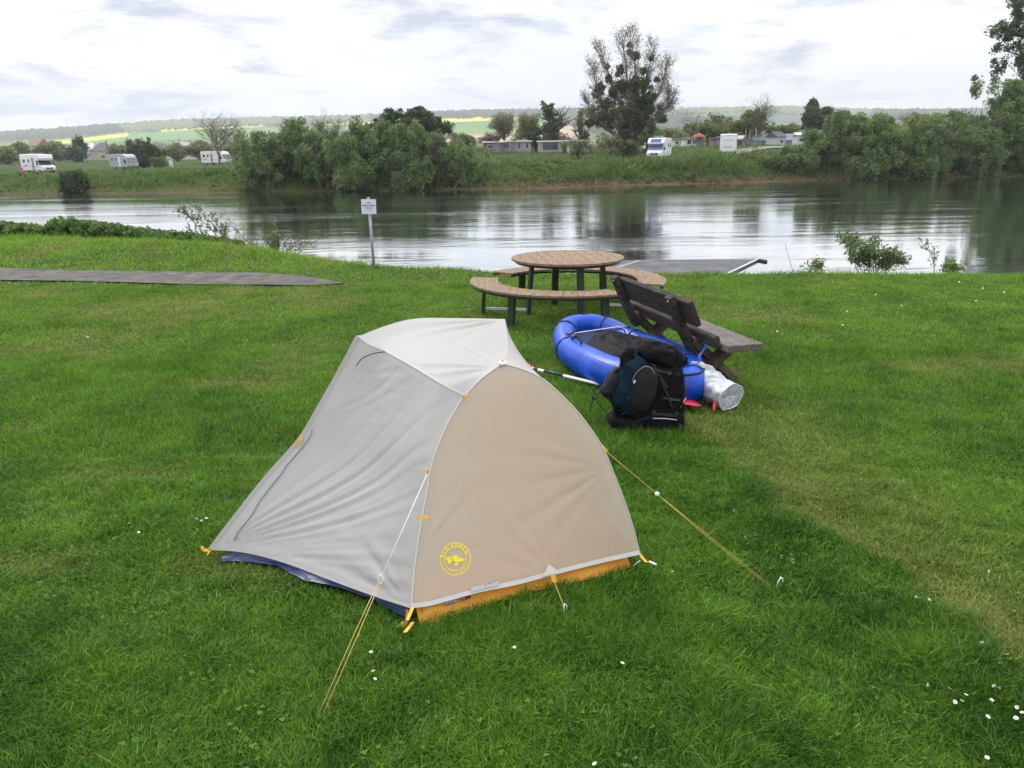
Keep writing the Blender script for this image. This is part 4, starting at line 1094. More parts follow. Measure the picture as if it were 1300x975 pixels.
# person standing beside the white motorhome
def skin_person(label, loc, rz, bones, mats_):
    verts, edges, rad = bones
    me = bpy.data.meshes.new('person'); me.from_pydata(verts, edges, [])
    o = link('person', me); o.location = loc; o.rotation_euler = (0, 0, rz)
    sk = o.modifiers.new('skin', 'SKIN'); 
    for i, r_ in enumerate(rad): me.skin_vertices[0].data[i].radius = r_ if hasattr(r_, '__len__') else (r_, r_)
    me.skin_vertices[0].data[0].use_root = True
    sb = o.modifiers.new('sub', 'SUBSURF'); sb.levels = sb.render_levels = 2
    me.materials.append(mats_); tag(o, label, 'person'); return o
pv_ = [(0, 0, .95), (0, 0, 1.15), (0, 0, 1.38), (0, 0, 1.50), (0, -.01, 1.60), (0, -.02, 1.72),
       (.1, 0, .9), (.11, -.02, .5), (.12, .02, .09), (.12, -.14, .04), (-.1, 0, .9), (-.12, 0, .5), (-.14, .03, .09), (-.14, -.13, .04),
       (.19, 0, 1.40), (.24, .02, 1.12), (.22, -.14, .95), (.21, -.22, .93), (-.19, 0, 1.40), (-.24, .03, 1.12), (-.2, -.16, 1.0), (-.19, -.24, 1.0)]
pe_ = [(0, 1), (1, 2), (2, 3), (3, 4), (4, 5), (0, 6), (6, 7), (7, 8), (8, 9), (0, 10), (10, 11), (11, 12), (12, 13), (2, 14), (14, 15), (15, 16), (16, 17), (2, 18), (18, 19), (19, 20), (20, 21)]
pr_ = [(.15, .11), (.14, .10), (.16, .11), .055, (.08, .095), (.07, .085), .09, .06, .04, .035, .09, .06, .04, .035, .065, .045, .032, .03, .065, .045, .032, .03]
M_CLO = mat('dark jacket and trousers', (.02, .022, .03), .85); M_SKIN = mat('skin', (.55, .36, .27), .55, .05, 8)
p = place(817, 200, 109.0)
pe = skin_person('person in dark clothes with light hair standing left of the white motorhome', p, .25, (pv_, pe_, pr_), M_CLO)
mb = MB(); mb.ball((0, -.045, 1.66), (.078, .072, .105), nu=20, nv=14); mb.ball((0, -.12, 1.655), (.012, .018, .02), nu=8, nv=6)
for s in (-1, 1): mb.ball((s * .079, -.03, 1.66), (.012, .02, .03), nu=8, nv=6)
mb.build('face', M_SKIN, pe)
MB().ball((0, -.01, 1.71), (.092, .095, .085), nu=20, nv=12, noise=.01, ns=12).build('hair', mat('light grey hair', (.62, .60, .56), .8), pe)
for s in (-1, 1):
    mb = MB(); mb.ball((s * .2, -.24, .95), (.03, .045, .05), nu=12, nv=8)
    for k_ in range(4): mb.tube([(s * .2 + (k_ - 1.5) * .016, -.27, .94), (s * .2 + (k_ - 1.5) * .016, -.30, .91), (s * .2 + (k_ - 1.5) * .016, -.30, .875)], [.009, .008, .006], 6)
    mb.build('hand', M_SKIN, pe)
# ------------------------------------------------------------------ the tent
def fabric(name, col, tr=.25, tp=.08, tcol=None, rough=.55, wr=.25, wscale=18):
    mt, nt, out = newmat(name)
    d = N(nt, 'ShaderNodeBsdfPrincipled'); d.inputs['Base Color'].default_value = (*col, 1); d.inputs['Roughness'].default_value = rough; d.inputs['Specular IOR Level'].default_value = .35
    d.inputs['Sheen Weight'].default_value = .15
    t = N(nt, 'ShaderNodeBsdfTranslucent'); t.inputs['Color'].default_value = (*(tcol or col), 1)
    p = N(nt, 'ShaderNodeBsdfTransparent')
    tc = N(nt, 'ShaderNodeTexCoord'); n1 = N(nt, 'ShaderNodeTexNoise'); n1.inputs['Scale'].default_value = wscale; n1.inputs['Detail'].default_value = 5; n1.inputs['Distortion'].default_value = .6
    mp = N(nt, 'ShaderNodeMapping'); mp.inputs['Scale'].default_value = (1, 1, .35); L(nt, tc.outputs['Object'], mp.inputs[0]); L(nt, mp.outputs[0], n1.inputs['Vector'])
    b = N(nt, 'ShaderNodeBump'); b.inputs['Strength'].default_value = wr; b.inputs['Distance'].default_value = .006; L(nt, n1.outputs['Fac'], b.inputs['Height']); L(nt, b.outputs[0], d.inputs['Normal'])
    m1 = N(nt, 'ShaderNodeMixShader'); m1.inputs[0].default_value = tr; L(nt, d.outputs[0], m1.inputs[1]); L(nt, t.outputs[0], m1.inputs[2])
    m2 = N(nt, 'ShaderNodeMixShader'); m2.inputs[0].default_value = tp; L(nt, m1.outputs[0], m2.inputs[1]); L(nt, p.outputs[0], m2.inputs[2])
    L(nt, m2.outputs[0], out.inputs['Surface']); return mt
M_FLY = fabric('grey fly fabric', (.54, .525, .515), .35, .05)
M_FLYE = fabric('fly fabric tinted by inner glow', (.80, .70, .585), .50, .12)  # end wall copy of the fly, inner tent's orange bounce put into the colour
M_SEAM = mat('pale seam tape', (.50, .49, .47), .6, .05, 20)
M_ORG = fabric('orange floor fabric', (.62, .27, .015), .15, 0, rough=.45, wr=.6, wscale=25)
M_INN = fabric('tan inner fabric', (.78, .56, .34), .55, 0)
M_NAVY = fabric('navy groundsheet', (.011, .026, .115), .1, 0, rough=.35, wr=.8, wscale=14)
M_YEL = mat('yellow webbing', (.72, .40, .02), .7, .15, 40)
M_CORD = mat('gold guy cord', (.62, .42, .12), .7, .25, 90)
M_WPL = mat('white plastic', (.80, .80, .80), .4, .05, 20)
M_LOGO = mat('yellow print', (.86, .68, .01), .6, .05, 10)
M_BLKS = mat('black strap', (.015, .015, .017), .75, .3, 60, .3, 200)

tent = empty('tent', gnd(560, 700), 0, 'small grey and tan dome tent with yellow emblem and orange floor standing on the lawn', 'tent')
TI = Matrix.Translation(-Vector(tent.location))
def tl(ps): return [Vector(p) - Vector(tent.location) for p in ps]

Ng = gnd(528, 796); Rg = gnd(806, 722); Vg = gnd(268, 697, .06)
YN, YR = Ng.y - .0, Rg.y + .0
HUBY = Ng.y + .62
def pxcurve(px, Y0, Y1, n=8, pw=1.0):
    pts = [Vector((x, y, 0)) for x, y in px]
    ds = [0]
    for a, b in zip(pts[:-1], pts[1:]): ds.append(ds[-1] + (b - a).length)
    out = []
    P3 = [at(p.x, p.y, Y0 + (Y1 - Y0) * (d / ds[-1]) ** pw) for p, d in zip(pts, ds)]
    return catmull(P3, n)
def resample(c, n):
    ds = np.array([0] + [(b - a).length for a, b in zip(c[:-1], c[1:])]).cumsum(); ds /= ds[-1]
    A = np.array([tuple(p) for p in c]); t = np.linspace(0, 1, n)
    return np.stack([np.interp(t, ds, A[:, k]) for k in range(3)], -1)
poleL = pxcurve([(522, 771), (526, 725), (532, 680), (541, 630), (548, 590), (562, 551), (577, 522), (590, 503), (612, 480), (638, 462)], YN + .02, HUBY, 6)
poleR = pxcurve([(812, 703), (802, 664), (789, 626), (777, 596), (765, 568), (742, 534), (718, 507), (690, 482), (664, 469), (638, 462)], YR, HUBY, 6)
_pn = Vector((-(Rg - Ng).y, (Rg - Ng).x, 0)).normalized(); _po = Vector((Ng.x, YN + .02, 0))
def onwall(x, y, back=0.0):
    d = ray(x, y); return EYE + d * (((_po + _pn * back) - EYE).dot(_pn) / d.dot(_pn))
hemE = catmull([at(522, 771, YN + .02)] + [onwall(x, y, .01) for x, y in ((545, 768), (575, 760), (610, 750.5), (655, 741.5), (702, 729), (760, 714.5))] + [at(812, 703, YR)], 6)
TAX = (HUBY - 3.3) 
NU, NV = 90, 90
def coons(b, t, l, r, nu=NU, nv=NV):
    """b,t run left to right; l,r run bottom to top"""
    b = resample(b, nu); t = resample(t, nu); l = resample(l, nv); r = resample(r, nv)
    u = np.linspace(0, 1, nu)[None, :, None]; v = np.linspace(0, 1, nv)[:, None, None]
    Lc = (1 - v) * b[None] + v * t[None]; Ld = (1 - u) * l[:, None] + u * r[:, None]
    B = (1 - u) * (1 - v) * b[0] + u * (1 - v) * b[-1] + (1 - u) * v * t[0] + u * v * t[-1]
    return Lc + Ld - B
def gridnormals(G):
    du = np.gradient(G, axis=1); dv = np.gradient(G, axis=0)
    n = np.cross(du, dv); ln = np.linalg.norm(n, axis=2, keepdims=True); n = n / np.maximum(ln, 1e-9)
    return n
def gridmesh(name, G, mt, parent, orig=None):
    nv, nu = G.shape[:2]; ix = np.arange(nu * nv).reshape(nv, nu)
    q = np.stack([ix[:-1, :-1], ix[:-1, 1:], ix[1:, 1:], ix[1:, :-1]], -1).reshape(-1, 4)
    V = G.reshape(-1, 3) - np.array(tent.location if orig is None else orig)
    return npmesh(name, V, [q], mt, True, parent)
def edgefade(nu=NU, nv=NV, w=.08):
    u = np.linspace(0, 1, nu)[None, :]; v = np.linspace(0, 1, nv)[:, None]
    return np.minimum(1, np.minimum(u, 1 - u) / w) * np.minimum(1, np.minimum(v, 1 - v) / w)
def folds(G, src, dirv, halfang, k, amp, rlen, seed, r0=.03, asym=None):
    """tension folds that fan out from a point"""
    D = G - np.array(src); r = np.linalg.norm(D, axis=2); dn = D / np.maximum(r, 1e-6)[..., None]
    d0 = np.array(dirv) / np.linalg.norm(dirv)
    nrm = gridnormals(G).mean((0, 1)); nrm /= np.linalg.norm(nrm); s = np.cross(nrm, d0)
    th = np.arctan2((dn * s).sum(2), (dn * d0).sum(2))
    env = np.exp(-(th / halfang) ** 2) * sst(r, 0, .12) * np.exp(-(r / rlen) ** 2) * (r + r0) ** .5
    ph = seed * 1.7
    wv = np.sin(k * th + ph + 2.2 * np.sin(th * 7 + ph)) + .6 * np.sin(k * 1.83 * th + 2 * ph) + .3 * np.sin(k * 3.1 * th + ph * .7 + r * 3)
    wv = wv - .35 * np.abs(wv)
    return amp * env * wv
# end wall (faces the camera)
u = np.linspace(0, 1, NU)[None, :]; v = np.linspace(0, 1, NV)[:, None]
Lp = resample(poleL, NV); Rp = resample(poleR, NV); Hm = resample(hemE, NU)
E = Lp[:, None] * (1 - u[..., None]) + Rp[:, None] * u[..., None]
hemoff = Hm - (Lp[0] * (1 - u[0][:, None]) + Rp[0] * u[0][:, None])
E = E + hemoff[None] * ((1 - v) ** 2)[..., None]
nE = gridnormals(E); 
if nE[..., 1].mean() > 0: nE = -nE
ef = edgefade(w=.05)
sagE = -.035 * np.sin(PI * u) * np.sin(PI * v)
pt_mid = Hm[int(NU * .62)]
fE = folds(E, Rp[int(NV * .38)], (-1, .1, -.35), .8, 11, .020, .42, 2) + folds(E, pt_mid, (-.6, 0, .5), .7, 10, .014, .40, 5) + folds(E, Lp[0], (.35, 0, 1), .30, 16, .010, .7, 3) + folds(E, Rp[0], (-.5, .0, .8), .6, 12, .012, .38, 9) + folds(E, Lp[int(NV * .18)], (1, 0, .9), .8, 10, .010, .35, 7)
fE += .0016 * (fbm(u * 26 + 0 * v, v * 26 + 0 * u, 3) - .5) * 2
E = E + nE * ((sagE + fE * .30) * ef)[..., None]
oE = gridmesh('end_panel', E, M_FLYE, tent)

# brow tips and left vestibule
Lt = at(455, 427, HUBY + .47); Rt = at(641, 405, HUBY + .83); Sm = at(489, 446, HUBY + .36); P1 = poleL[42]
iP1 = 42
hemV = catmull([Vg, at(310, 700.5, Vg.y - .06), at(360, 713, Vg.y - .16), at(420, 735.5, Vg.y - .33), at(475, 755.5, (YN + .02) + .12), at(522, 771, YN + .02)], 6)
leftV = catmull([Vg, at(300, 655, Vg.y + .07), at(338, 607, Vg.y + .17), at(380, 559, Vg.y + .27), at(404, 520, Vg.y + .33), at(430, 474, Vg.y + .40), Lt], 6)
seam = catmull([Lt, at(470, 438, HUBY + .42), Sm, at(520, 463, (Sm.y + P1.y) / 2 + .03), at(560, 487, P1.y + .06), P1], 6)
Vp = coons(hemV, seam, leftV, poleL[:iP1 + 1])
nV = gridnormals(Vp)
if nV[..., 1].mean() > 0: nV = -nV
fV = folds(Vp, Vg, (1, -.12, .42), .34, 62, .015, .85, 4, .02) + folds(Vp, Vg, (1, -.2, .08), .22, 70, .009, .8, 6) + folds(Vp, leftV[22], (1, 0, .25), .5, 26, .007, .5, 8) + folds(Vp, Lp[0], (-1, .3, .4), .6, 12, .010, .45, 1) + folds(Vp, leftV[30], (.9, 0, -.2), .6, 24, .006, .4, 3)
fV += .004 * np.sin(v * 60 + 5 * fbm(u * 5 + 0 * v, v * 4 + 0 * u, 2)) * np.exp(-(v / .22) ** 2) * sst(u, .25, .6)
fV += .002 * (fbm(u * 24 + 40 + 0 * v, v * 24 + 0 * u, 3) - .5) * 2
sagV = -.055 * np.sin(PI * u) * np.sin(PI * v)
Vp = Vp + nV * ((sagV + fV * .8) * edgefade(w=.045))[..., None]
oV = gridmesh('vestibule_panel', Vp, M_FLY, tent)
# roof between arch and brow pole
crest = catmull([Lt, at(490, 413.5, HUBY + .60), at(528, 404.3, HUBY + .72), at(580, 403.8, HUBY + .78), Rt], 6)
roofb = [Vector(p) for p in poleL[iP1:]]
hubR = catmull([poleL[-1], at(645, 441, HUBY + .35), Rt], 6)
Rf = coons(roofb, crest, seam[::-1], hubR)
nR_ = gridnormals(Rf); nR_ *= np.sign(nR_[..., 2].mean())
fR = folds(Rf, poleL[-1], (-1, .5, .2), .8, 9, .010, .5, 2) + folds(Rf, Rt, (-.8, -.5, 0), .7, 12, .012, .5, 4)
Rf = Rf + nR_ * ((.02 * np.sin(PI * u) * np.sin(PI * v) + fR) * edgefade(w=.06))[..., None]
gridmesh('roof_panel', Rf, M_FLY, tent)
# right wall, and the rear half that the camera does not see
F1 = Vector((Rg.x - .40, Rg.y + 1.02, .05)); 
rw = coons([Rp_ for Rp_ in (Vector(Rp[0]), F1)], hubR, [Vector(p) for p in Rp], [F1, F1.lerp(Rt, .5) + Vector((-.015, 0, .0)), Rt])
gridmesh('side_panel', rw, M_FLY, tent)
ax = Vector((-.40, .917, 0))
A1 = Ng + ax * 2.15 + Vector((.10, .05, .05)); A2 = Rg + ax * 2.15 + Vector((-.10, -.05, .05))
RH = (A1 + A2) / 2 - ax * .18 + Vector((0, 0, .82))
for nm, c4 in (('rear_roof_panel', ([Lt, RH], None)),):
    gridmesh('roof_panel', coons(crest, [RH + Vector((-.01, 0, 0)), RH], [Lt, RH], [Rt, RH], 30, 30), M_FLY, tent)
gridmesh('side_panel', coons([F1, A2], [Rt, RH], [F1, Rt], [A2, RH], 30, 30), M_FLY, tent)
gridmesh('end_panel', coons([A2, A1], [RH, RH + Vector((-.01, 0, 0))], [A2, RH], [A1, RH], 30, 30), M_FLY, tent)
gridmesh('vestibule_panel', coons([A1, Vg], [RH, Lt], [A1, RH], leftV, 30, 40), M_FLY, tent)

# trims: pole sleeves, seams, hem tape
def rib(name, pts, w, mt, off=.004, parent=tent, n=None):
    pts = tl(pts); sides = []
    for i, p in enumerate(pts):
        t = (pts[min(i + 1, len(pts) - 1)] - pts[max(i - 1, 0)]).normalized()
        vw = (EYE - Vector(tent.location) - p).normalized(); sides.append(t.cross(vw).normalized())
    pts = [p + (EYE - Vector(tent.location) - p).normalized() * off for p in pts]
    return MB().ribbon(pts, w, sides, .0012).build(name, mt, parent)
mb = MB(); mb.tube(tl(poleL), .0045, 8); mb.build('pole_sleeve', M_SEAM, tent)
mb = MB(); mb.tube(tl(poleR), .0042, 8); mb.build('pole_sleeve', M_SEAM, tent)
rib('seam', [Vector(p) + Vector((0, 0, .004)) for p in seam], .009, mat('light grey seam', (.58, .58, .59), .6, .04, 20))
rib('seam', [Vector(p) for p in leftV], .030, M_FLY, .006)
rib('hem', [Vector(p) + Vector((0, 0, .008)) for p in hemE], .022, M_SEAM, .006)
rib('hem', [Vector(p) + Vector((0, 0, .004)) for p in hemV], .016, M_FLY, .006)
# door zip with its curved black cover line
z1 = [at(489, 446.5, Sm.y - .02), at(474, 449, Sm.y - .02), at(460, 455, Sm.y - .0), at(452, 465, Sm.y + .0)]
mb = MB(); mb.tube(tl(catmull(z1, 6)), .0028, 6); mb.build('zip', M_BLKS, tent)
zf = [Vector(Vp[int(4 + 78 * t), int(2 + 5 * (1 - t))]) + Vector((0, -.006, .003)) for t in np.linspace(0, .62, 16)]
mb = MB(); mb.tube(tl(zf), .003, 6); mb.build('zip', M_GREY, tent)
# hub disc and clips
hubp = poleL[-1]
mb = MB(); mb.ball(tl([hubp + Vector((0, -.012, .008))])[0], (.022, .022, .012), nu=16, nv=8); hb_ = mb.build('hub_cap', M_WPL, tent)
mb = MB(); mb.ball(tl([hubp + Vector((0, -.016, .019))])[0], (.008, .008, .005), nu=10, nv=6); mb.build('button', M_GREY, hb_)
def tab(px, py, Y, ang, ln=.07, w=.018, name='tab', mt=M_YEL):
    p = at(px, py, Y); d = _r * math.cos(ang) - _u * math.sin(ang)
    a = p - d * ln / 2; b = p + d * ln / 2; vw = (EYE - p).normalized()
    MB().ribbon(tl([a + vw * .012, p + vw * .018, b + vw * .012]), w, d.cross(vw), .002).build(name, mt, tent)
iy = lambda c, k: c[k].y
tab(380, 560, leftV[18].y - .01, -1.1, .06, .014)
tab(537, 657, YN + .08, -.25, .05, .014)
tab(766, 569, YR + .12, .75, .05, .020)
tab(590, 503, P1.y - .01, -.3, .03, .012)
tab(542, 597, YN + .18, 1.2, .03, .010)
# reflective triangle at the middle stake-out and white fly labels on the hem
def patch(name, px, mt, d=.012):
    ps = []
    bv = BVHTree.FromPolygons([tuple(p) for p in E.reshape(-1, 3)], [tuple(q_) for q_ in (np.stack([np.arange(NU * NV).reshape(NV, NU)[:-1, :-1], np.arange(NU * NV).reshape(NV, NU)[:-1, 1:], np.arange(NU * NV).reshape(NV, NU)[1:, 1:], np.arange(NU * NV).reshape(NV, NU)[1:, :-1]], -1).reshape(-1, 4).tolist())])
    for x, y in px:
        rd = ray(x, y).normalized(); h = bv.ray_cast(EYE, rd)
        ps.append((h[0] - rd * d) if h[0] is not None else at(x, y, E[0, int(NU * .5), 1]) - rd * d)
    mb = MB(); mb.add(tl(ps), [tuple(range(len(ps)))]); return mb.build(name, mt, tent, solid=.002)
patch('reflector_patch', [(688, 732.5), (711, 727), (697, 716)], M_SEAM, .016)
patch('reflector_patch', [(598, 751.5), (616, 747), (616, 741.5), (598, 745.5)], M_SEAM, .016)
patch('reflector_patch', [(616.6, 746.8), (633, 742.5), (633, 738), (617, 743)], M_SEAM, .018)

# orange bathtub floor and inner wall behind the fly
Og = [Ng + Vector((.02, 0, .012)), gnd(560, 789.5, .012), gnd(600, 775.5, .012), gnd(650, 761, .012), gnd(700, 748, .012), gnd(760, 733, .012), Rg + Vector((-.02, 0, .012))]
Ob = resample(catmull(Og, 6), 60)
Ob = Ob + np.array(ax)[None] * (.012 * np.sin(np.linspace(0, PI, 60)))[:, None]
top = Ob + np.array([0, 0, .17]) + np.array(ax)[None] * .17
G2 = np.stack([Ob * (1 - t) + top * t for t in np.linspace(0, 1, 12)])
G2 += np.array([0, -1, 0]) * (.012 * (fbm(np.linspace(0, 9, 60)[None, :] + np.zeros((12, 1)), np.linspace(0, 1.5, 12)[:, None] + np.zeros((1, 60)), 3) - .5))[..., None] * 2
fl = gridmesh('floor_tub', G2, M_ORG, tent)
sideg = np.stack([np.stack([np.array(Ng) * (1 - s) + np.array(A1) * s + np.array([0, 0, z]) + np.array([.03, 0.03, .012]) for s in np.linspace(0, 1, 10)]) for z in np.linspace(0, .06, 4)])
gridmesh('floor_tub', sideg, M_ORG, tent)
# inner body under the fly
ape = np.array(HUBY * 0 + 0.0)
Lq = resample(poleL, 40) + np.array(ax) * .06 + np.array([.025, .02, -.03]); Rq = resample(poleR, 40) + np.array(ax) * .06 + np.array([-.03, .02, -.03])
uu = np.linspace(0, 1, 30)[None, :, None]
I = Lq[4:, None] * (1 - uu) + Rq[4:, None] * uu + np.array([0, .035, 0])
gridmesh('inner_wall', I, M_INN, tent)
# navy groundsheet showing under the vestibule hem
blue = [(281, 714), (300, 712), (330, 716), (352, 719), (368, 727), (388, 738), (425, 745), (460, 757), (492, 772), (520, 787)]
bp_ = resample([gnd(x, y, .034) for x, y in blue], 70); bk = resample([at(290, 699, Vg.y + .1), gnd(330, 692, .02), gnd(420, 700, .02), gnd(528, 755, .02)], 70)
Gb = np.stack([bp_ * (1 - t) + bk * t for t in np.linspace(0, 1, 24)])
Gb[..., 2] += (.014 * sst(np.linspace(0, 1, 24), 0, .12)[:, None] * (1 - sst(np.linspace(0, 1, 24), .12, .4)[:, None]) + .025 * (fbm(np.linspace(0, 14, 70)[None] + np.zeros((24, 1)), np.linspace(0, 4, 24)[:, None] + np.zeros((1, 70)), 3) - .3)) 
gs = gridmesh('groundsheet', Gb, M_NAVY, None, (0, 0, 0)); tag(gs, 'crumpled navy blue groundsheet lying on the grass under the tent side', 'groundsheet')
# corner webbing, buckle and stakes
def strapb(name, pts, w, mt, parent=tent, side=None, th=.0018):
    P = tl(pts) if parent is tent else pts
    return MB().ribbon(P, w, side or _r, th).build(name, mt, parent)
cN = at(524, 771, YN); gk = gnd(510, 803)
strapb('corner_strap', [cN, at(517, 787, YN - .06), at(510, 801, gk.y + .02)], .016, M_YEL)
strapb('corner_strap', [at(524, 790, YN - .05), at(519, 797, YN - .08), at(514, 803, YN - .11)], .016, M_YEL)
strapb('corner_strap', [at(517, 774, YN + .02), at(516, 792, YN - .03)], .010, mat('dark orange strap', (.35, .13, .01), .7))
mb = MB(); mb.tube(tl([at(503, 799, gk.y + .02), at(513, 790, gk.y + .06)]), .009, 8); mb.build('cord_tab', M_WPL, tent)
mb = MB(); 
for dx_ in (-5, 3): mb.tube(tl(catmull([at(510 + dx_, 797, gk.y + .05), at(507 + dx_, 803, gk.y + .02), at(512 + dx_, 806, gk.y), at(515 + dx_, 799, gk.y + .04)], 4)), .004, 6)
mb.build('loop', M_YEL, tent)
cR = at(812, 703, YR)
strapb('corner_strap', [cR, at(816, 709, YR - .02), at(821, 714, YR - .04)], .016, M_YEL)
mb = MB(); mb.tube(tl([at(824, 713, YR - .04), at(833, 716.5, YR - .07)]), .0055, 8); mb.build('cord_tab', M_WPL, tent)
mb = MB(); mb.tube(tl(catmull([at(804, 719, YR), at(809, 714, YR - .01), at(813, 712, YR - .01)], 4)), .003, 6); mb.build('loop', M_WPL, tent)
mb = MB(); mb.tube(tl(catmull([Vg + Vector((0, 0, .01)), at(262, 698, Vg.y), at(256, 694, Vg.y), at(258, 699, Vg.y - .01), at(266, 700, Vg.y - .01)], 5)), .0045, 6); mb.tube(tl([Vg, at(263, 705, Vg.y - .05)]), .004, 6); mb.build('loop', M_YEL, tent)

# guy lines, each with its stake: they hang on the tent
def guy(pts, r=.0022, name='guy_line', mt=M_CORD):
    mb = MB(); mb.tube(tl(pts), r, 6); return mb.build(name, mt, tent)
gA = at(543, 600, YN + .19); tA = at(483, 741, gnd(404, 912).y + (gA.y - gnd(404, 912).y) * .60); sA = gnd(404, 914)
# straight line between anchor on the pole and stake
def onl(a, b, px): # parameter where the line passes photo column px
    best = min(np.linspace(0, 1, 400), key=lambda t: abs(proj(a.lerp(b, t))[0] - px)); return a.lerp(b, best)
def proj(p):
    d = Vector(p) - EYE; z = d.dot(_f); return CX + F * d.dot(_r) / z, CY - F * d.dot(_u) / z
tA = onl(gA, sA, 483)
guy([gA, tA], .0016, mt=M_WPL)
for s_ in (-1, 1): guy([tA + Vector((s_ * .004, 0, 0)), tA.lerp(sA, .4) + Vector((s_ * .0085, 0, 0)), sA + Vector((s_ * .009, 0, 0))], .0015)
mb = MB(); mb.tube(tl(catmull([tA + Vector((-.012, 0, .0)), tA + Vector((0, 0, .022)), tA + Vector((.012, 0, 0)), tA + Vector((0, 0, -.022)), tA + Vector((-.012, 0, 0))], 4)), .003, 6); mb.build('line_tensioner', M_WPL, tent)
gB = at(767, 571, YR + .12); sB = gnd(978, 747); tB = onl(gB, sB, 834)
guy([gB, tB], .0014)
for s_ in (-1, 1): guy([tB, tB.lerp(sB, .4) + Vector((0, 0, s_ * .006)), sB + Vector((0, 0, s_ * .006 + .01))], .0012)
mb = MB(); mb.ball(tl([tB])[0], (.012, .008, .011), nu=12, nv=8, e=.8); mb.build('line_tensioner', M_WPL, tent)
gC = at(703, 733, hemE[24].y); sC = gnd(716, 777)
strapb('tab', [at(702, 730, hemE[24].y - .01), at(704, 739, hemE[24].y - .02)], .022, M_YEL)
guy([at(704, 739, hemE[24].y - .02), sC + Vector((0, 0, .03))], .0020)
mb = MB(); mb.tube(tl(catmull([sC + Vector((-.004, 0, .035)), sC + Vector((0, 0, .028)), sC + Vector((.0, -.01, .01))], 3)), .005, 6); mb.build('loop', M_YEL, tent)
# stakes: things of their own, pushed into the lawn
def stake(px, py, label, lean=0.0, h=.05):
    p = gnd(px, py); o = MB()
    o.tube([Vector((0, 0, -.05)), Vector((lean * .5, 0, h * .6)), Vector((lean, 0, h)), Vector((lean + .004, 0, h + .008))], .0034, 8); o.tube(catmull([Vector((lean, 0, h)), Vector((lean + .012, -.004, h + .004)), Vector((lean + .012, -.004, h - .02))], 3), .0018, 6)
    ob = o.build('tent_stake', M_WPL); ob.location = p; tag(ob, label, 'tent stake', 'tent stakes in the lawn'); return ob
stake(716, 780, 'white tent stake at the short cord from the middle of the orange hem')
stake(984, 748, 'white tent stake at the end of the long guy line on the right', .02, .06)
stake(404, 914, 'tent stake in the grass at the end of the front left guy line', 0, .012)
stake(262, 703, 'tent stake at the yellow loop of the pointed vestibule corner', 0, .01)

# ---- printed emblem and sewn labels on the end wall
gi = np.arange(NU * NV).reshape(NV, NU)
BVE = BVHTree.FromPolygons([tuple(p) for p in E.reshape(-1, 3)], np.stack([gi[:-1, :-1], gi[:-1, 1:], gi[1:, 1:], gi[1:, :-1]], -1).reshape(-1, 4).tolist())
rd = ray(578, 709.5).normalized(); c0 = BVE.ray_cast(EYE, rd)[0]
nrm = Vector(nE[20, 25]).normalized()
xx_ = (Vector(Hm[60]) - Vector(Hm[20])); xx_ = (xx_ - nrm * xx_.dot(nrm)).normalized(); yy_ = nrm.cross(xx_) ; 
if yy_.z < 0: yy_ = -yy_
rot_ = -R(8)
def emb(pts2, faces):
    vs = []
    for (a, b) in pts2:
        ca, sa = math.cos(-rot_ * 0), math.sin(0)
        p = c0 + xx_ * a + yy_ * b
        h = BVE.ray_cast(p + nrm * .3, -nrm)
        q_ = h[0] if h[0] is not None else p
        vs.append(q_ + nrm * .0022 - Vector(tent.location))
    return vs, faces
def ringpts(r0, r1, n=72):
    pts = []; fs = []
    for i in range(n):
        a = 2 * PI * i / n; pts += [(r0 * math.cos(a), r0 * math.sin(a)), (r1 * math.cos(a), r1 * math.sin(a))]
    for i in range(n): j = (i + 1) % n; fs.append((2 * i, 2 * i + 1, 2 * j + 1, 2 * j))
    return pts, fs
RE = 20.0 / F * (c0 - EYE).length * .985
def textmesh(s, size=1.0, bold=0.0):
    cu = bpy.data.curves.new('txt', 'FONT'); cu.body = s; cu.size = size; cu.align_x = 'CENTER'; cu.align_y = 'CENTER'; cu.offset = bold
    ob = bpy.data.objects.new('txt', cu); COL.objects.link(ob)
    bpy.context.view_layer.update(); dg = bpy.context.evaluated_depsgraph_get()
    me = bpy.data.meshes.new_from_object(ob.evaluated_get(dg))
    vs = [(v_.co.x, v_.co.y) for v_ in me.vertices]; fs = [tuple(p.vertices) for p in me.polygons]
    bpy.data.objects.remove(ob); bpy.data.curves.remove(cu); bpy.data.meshes.remove(me); return vs, fs
mbE = MB()
for r0_, r1_ in ((RE * .95, RE * 1.01), (RE * .70, RE * .75)):
    mbE.add(*[x for x in emb(*ringpts(r0_, r1_))])
def arctext(s, rad, size, a0, step, inward=False, bold=0):
    for i, ch_ in enumerate(s):
        if ch_ == ' ': continue
        vs, fs = textmesh(ch_, size, bold); a = a0 + step * i
        out_ = []
        for (x, y) in vs:
            if not inward: rr2 = rad + y; th = a - x / rad; out_.append((rr2 * math.cos(th), rr2 * math.sin(th)))
            else: rr2 = rad - y; th = a + x / rad; out_.append((rr2 * math.cos(th), rr2 * math.sin(th)))
        mbE.add(*emb(out_, fs))
arctext('BIG', RE * .825, RE * .28, R(158), -R(17), bold=.0012)
arctext('AGNES', RE * .825, RE * .28, R(96), -R(19), bold=.0012)
arctext('MOTHER OF COMFORT', RE * .83, RE * .12, R(215), R(7), inward=True)
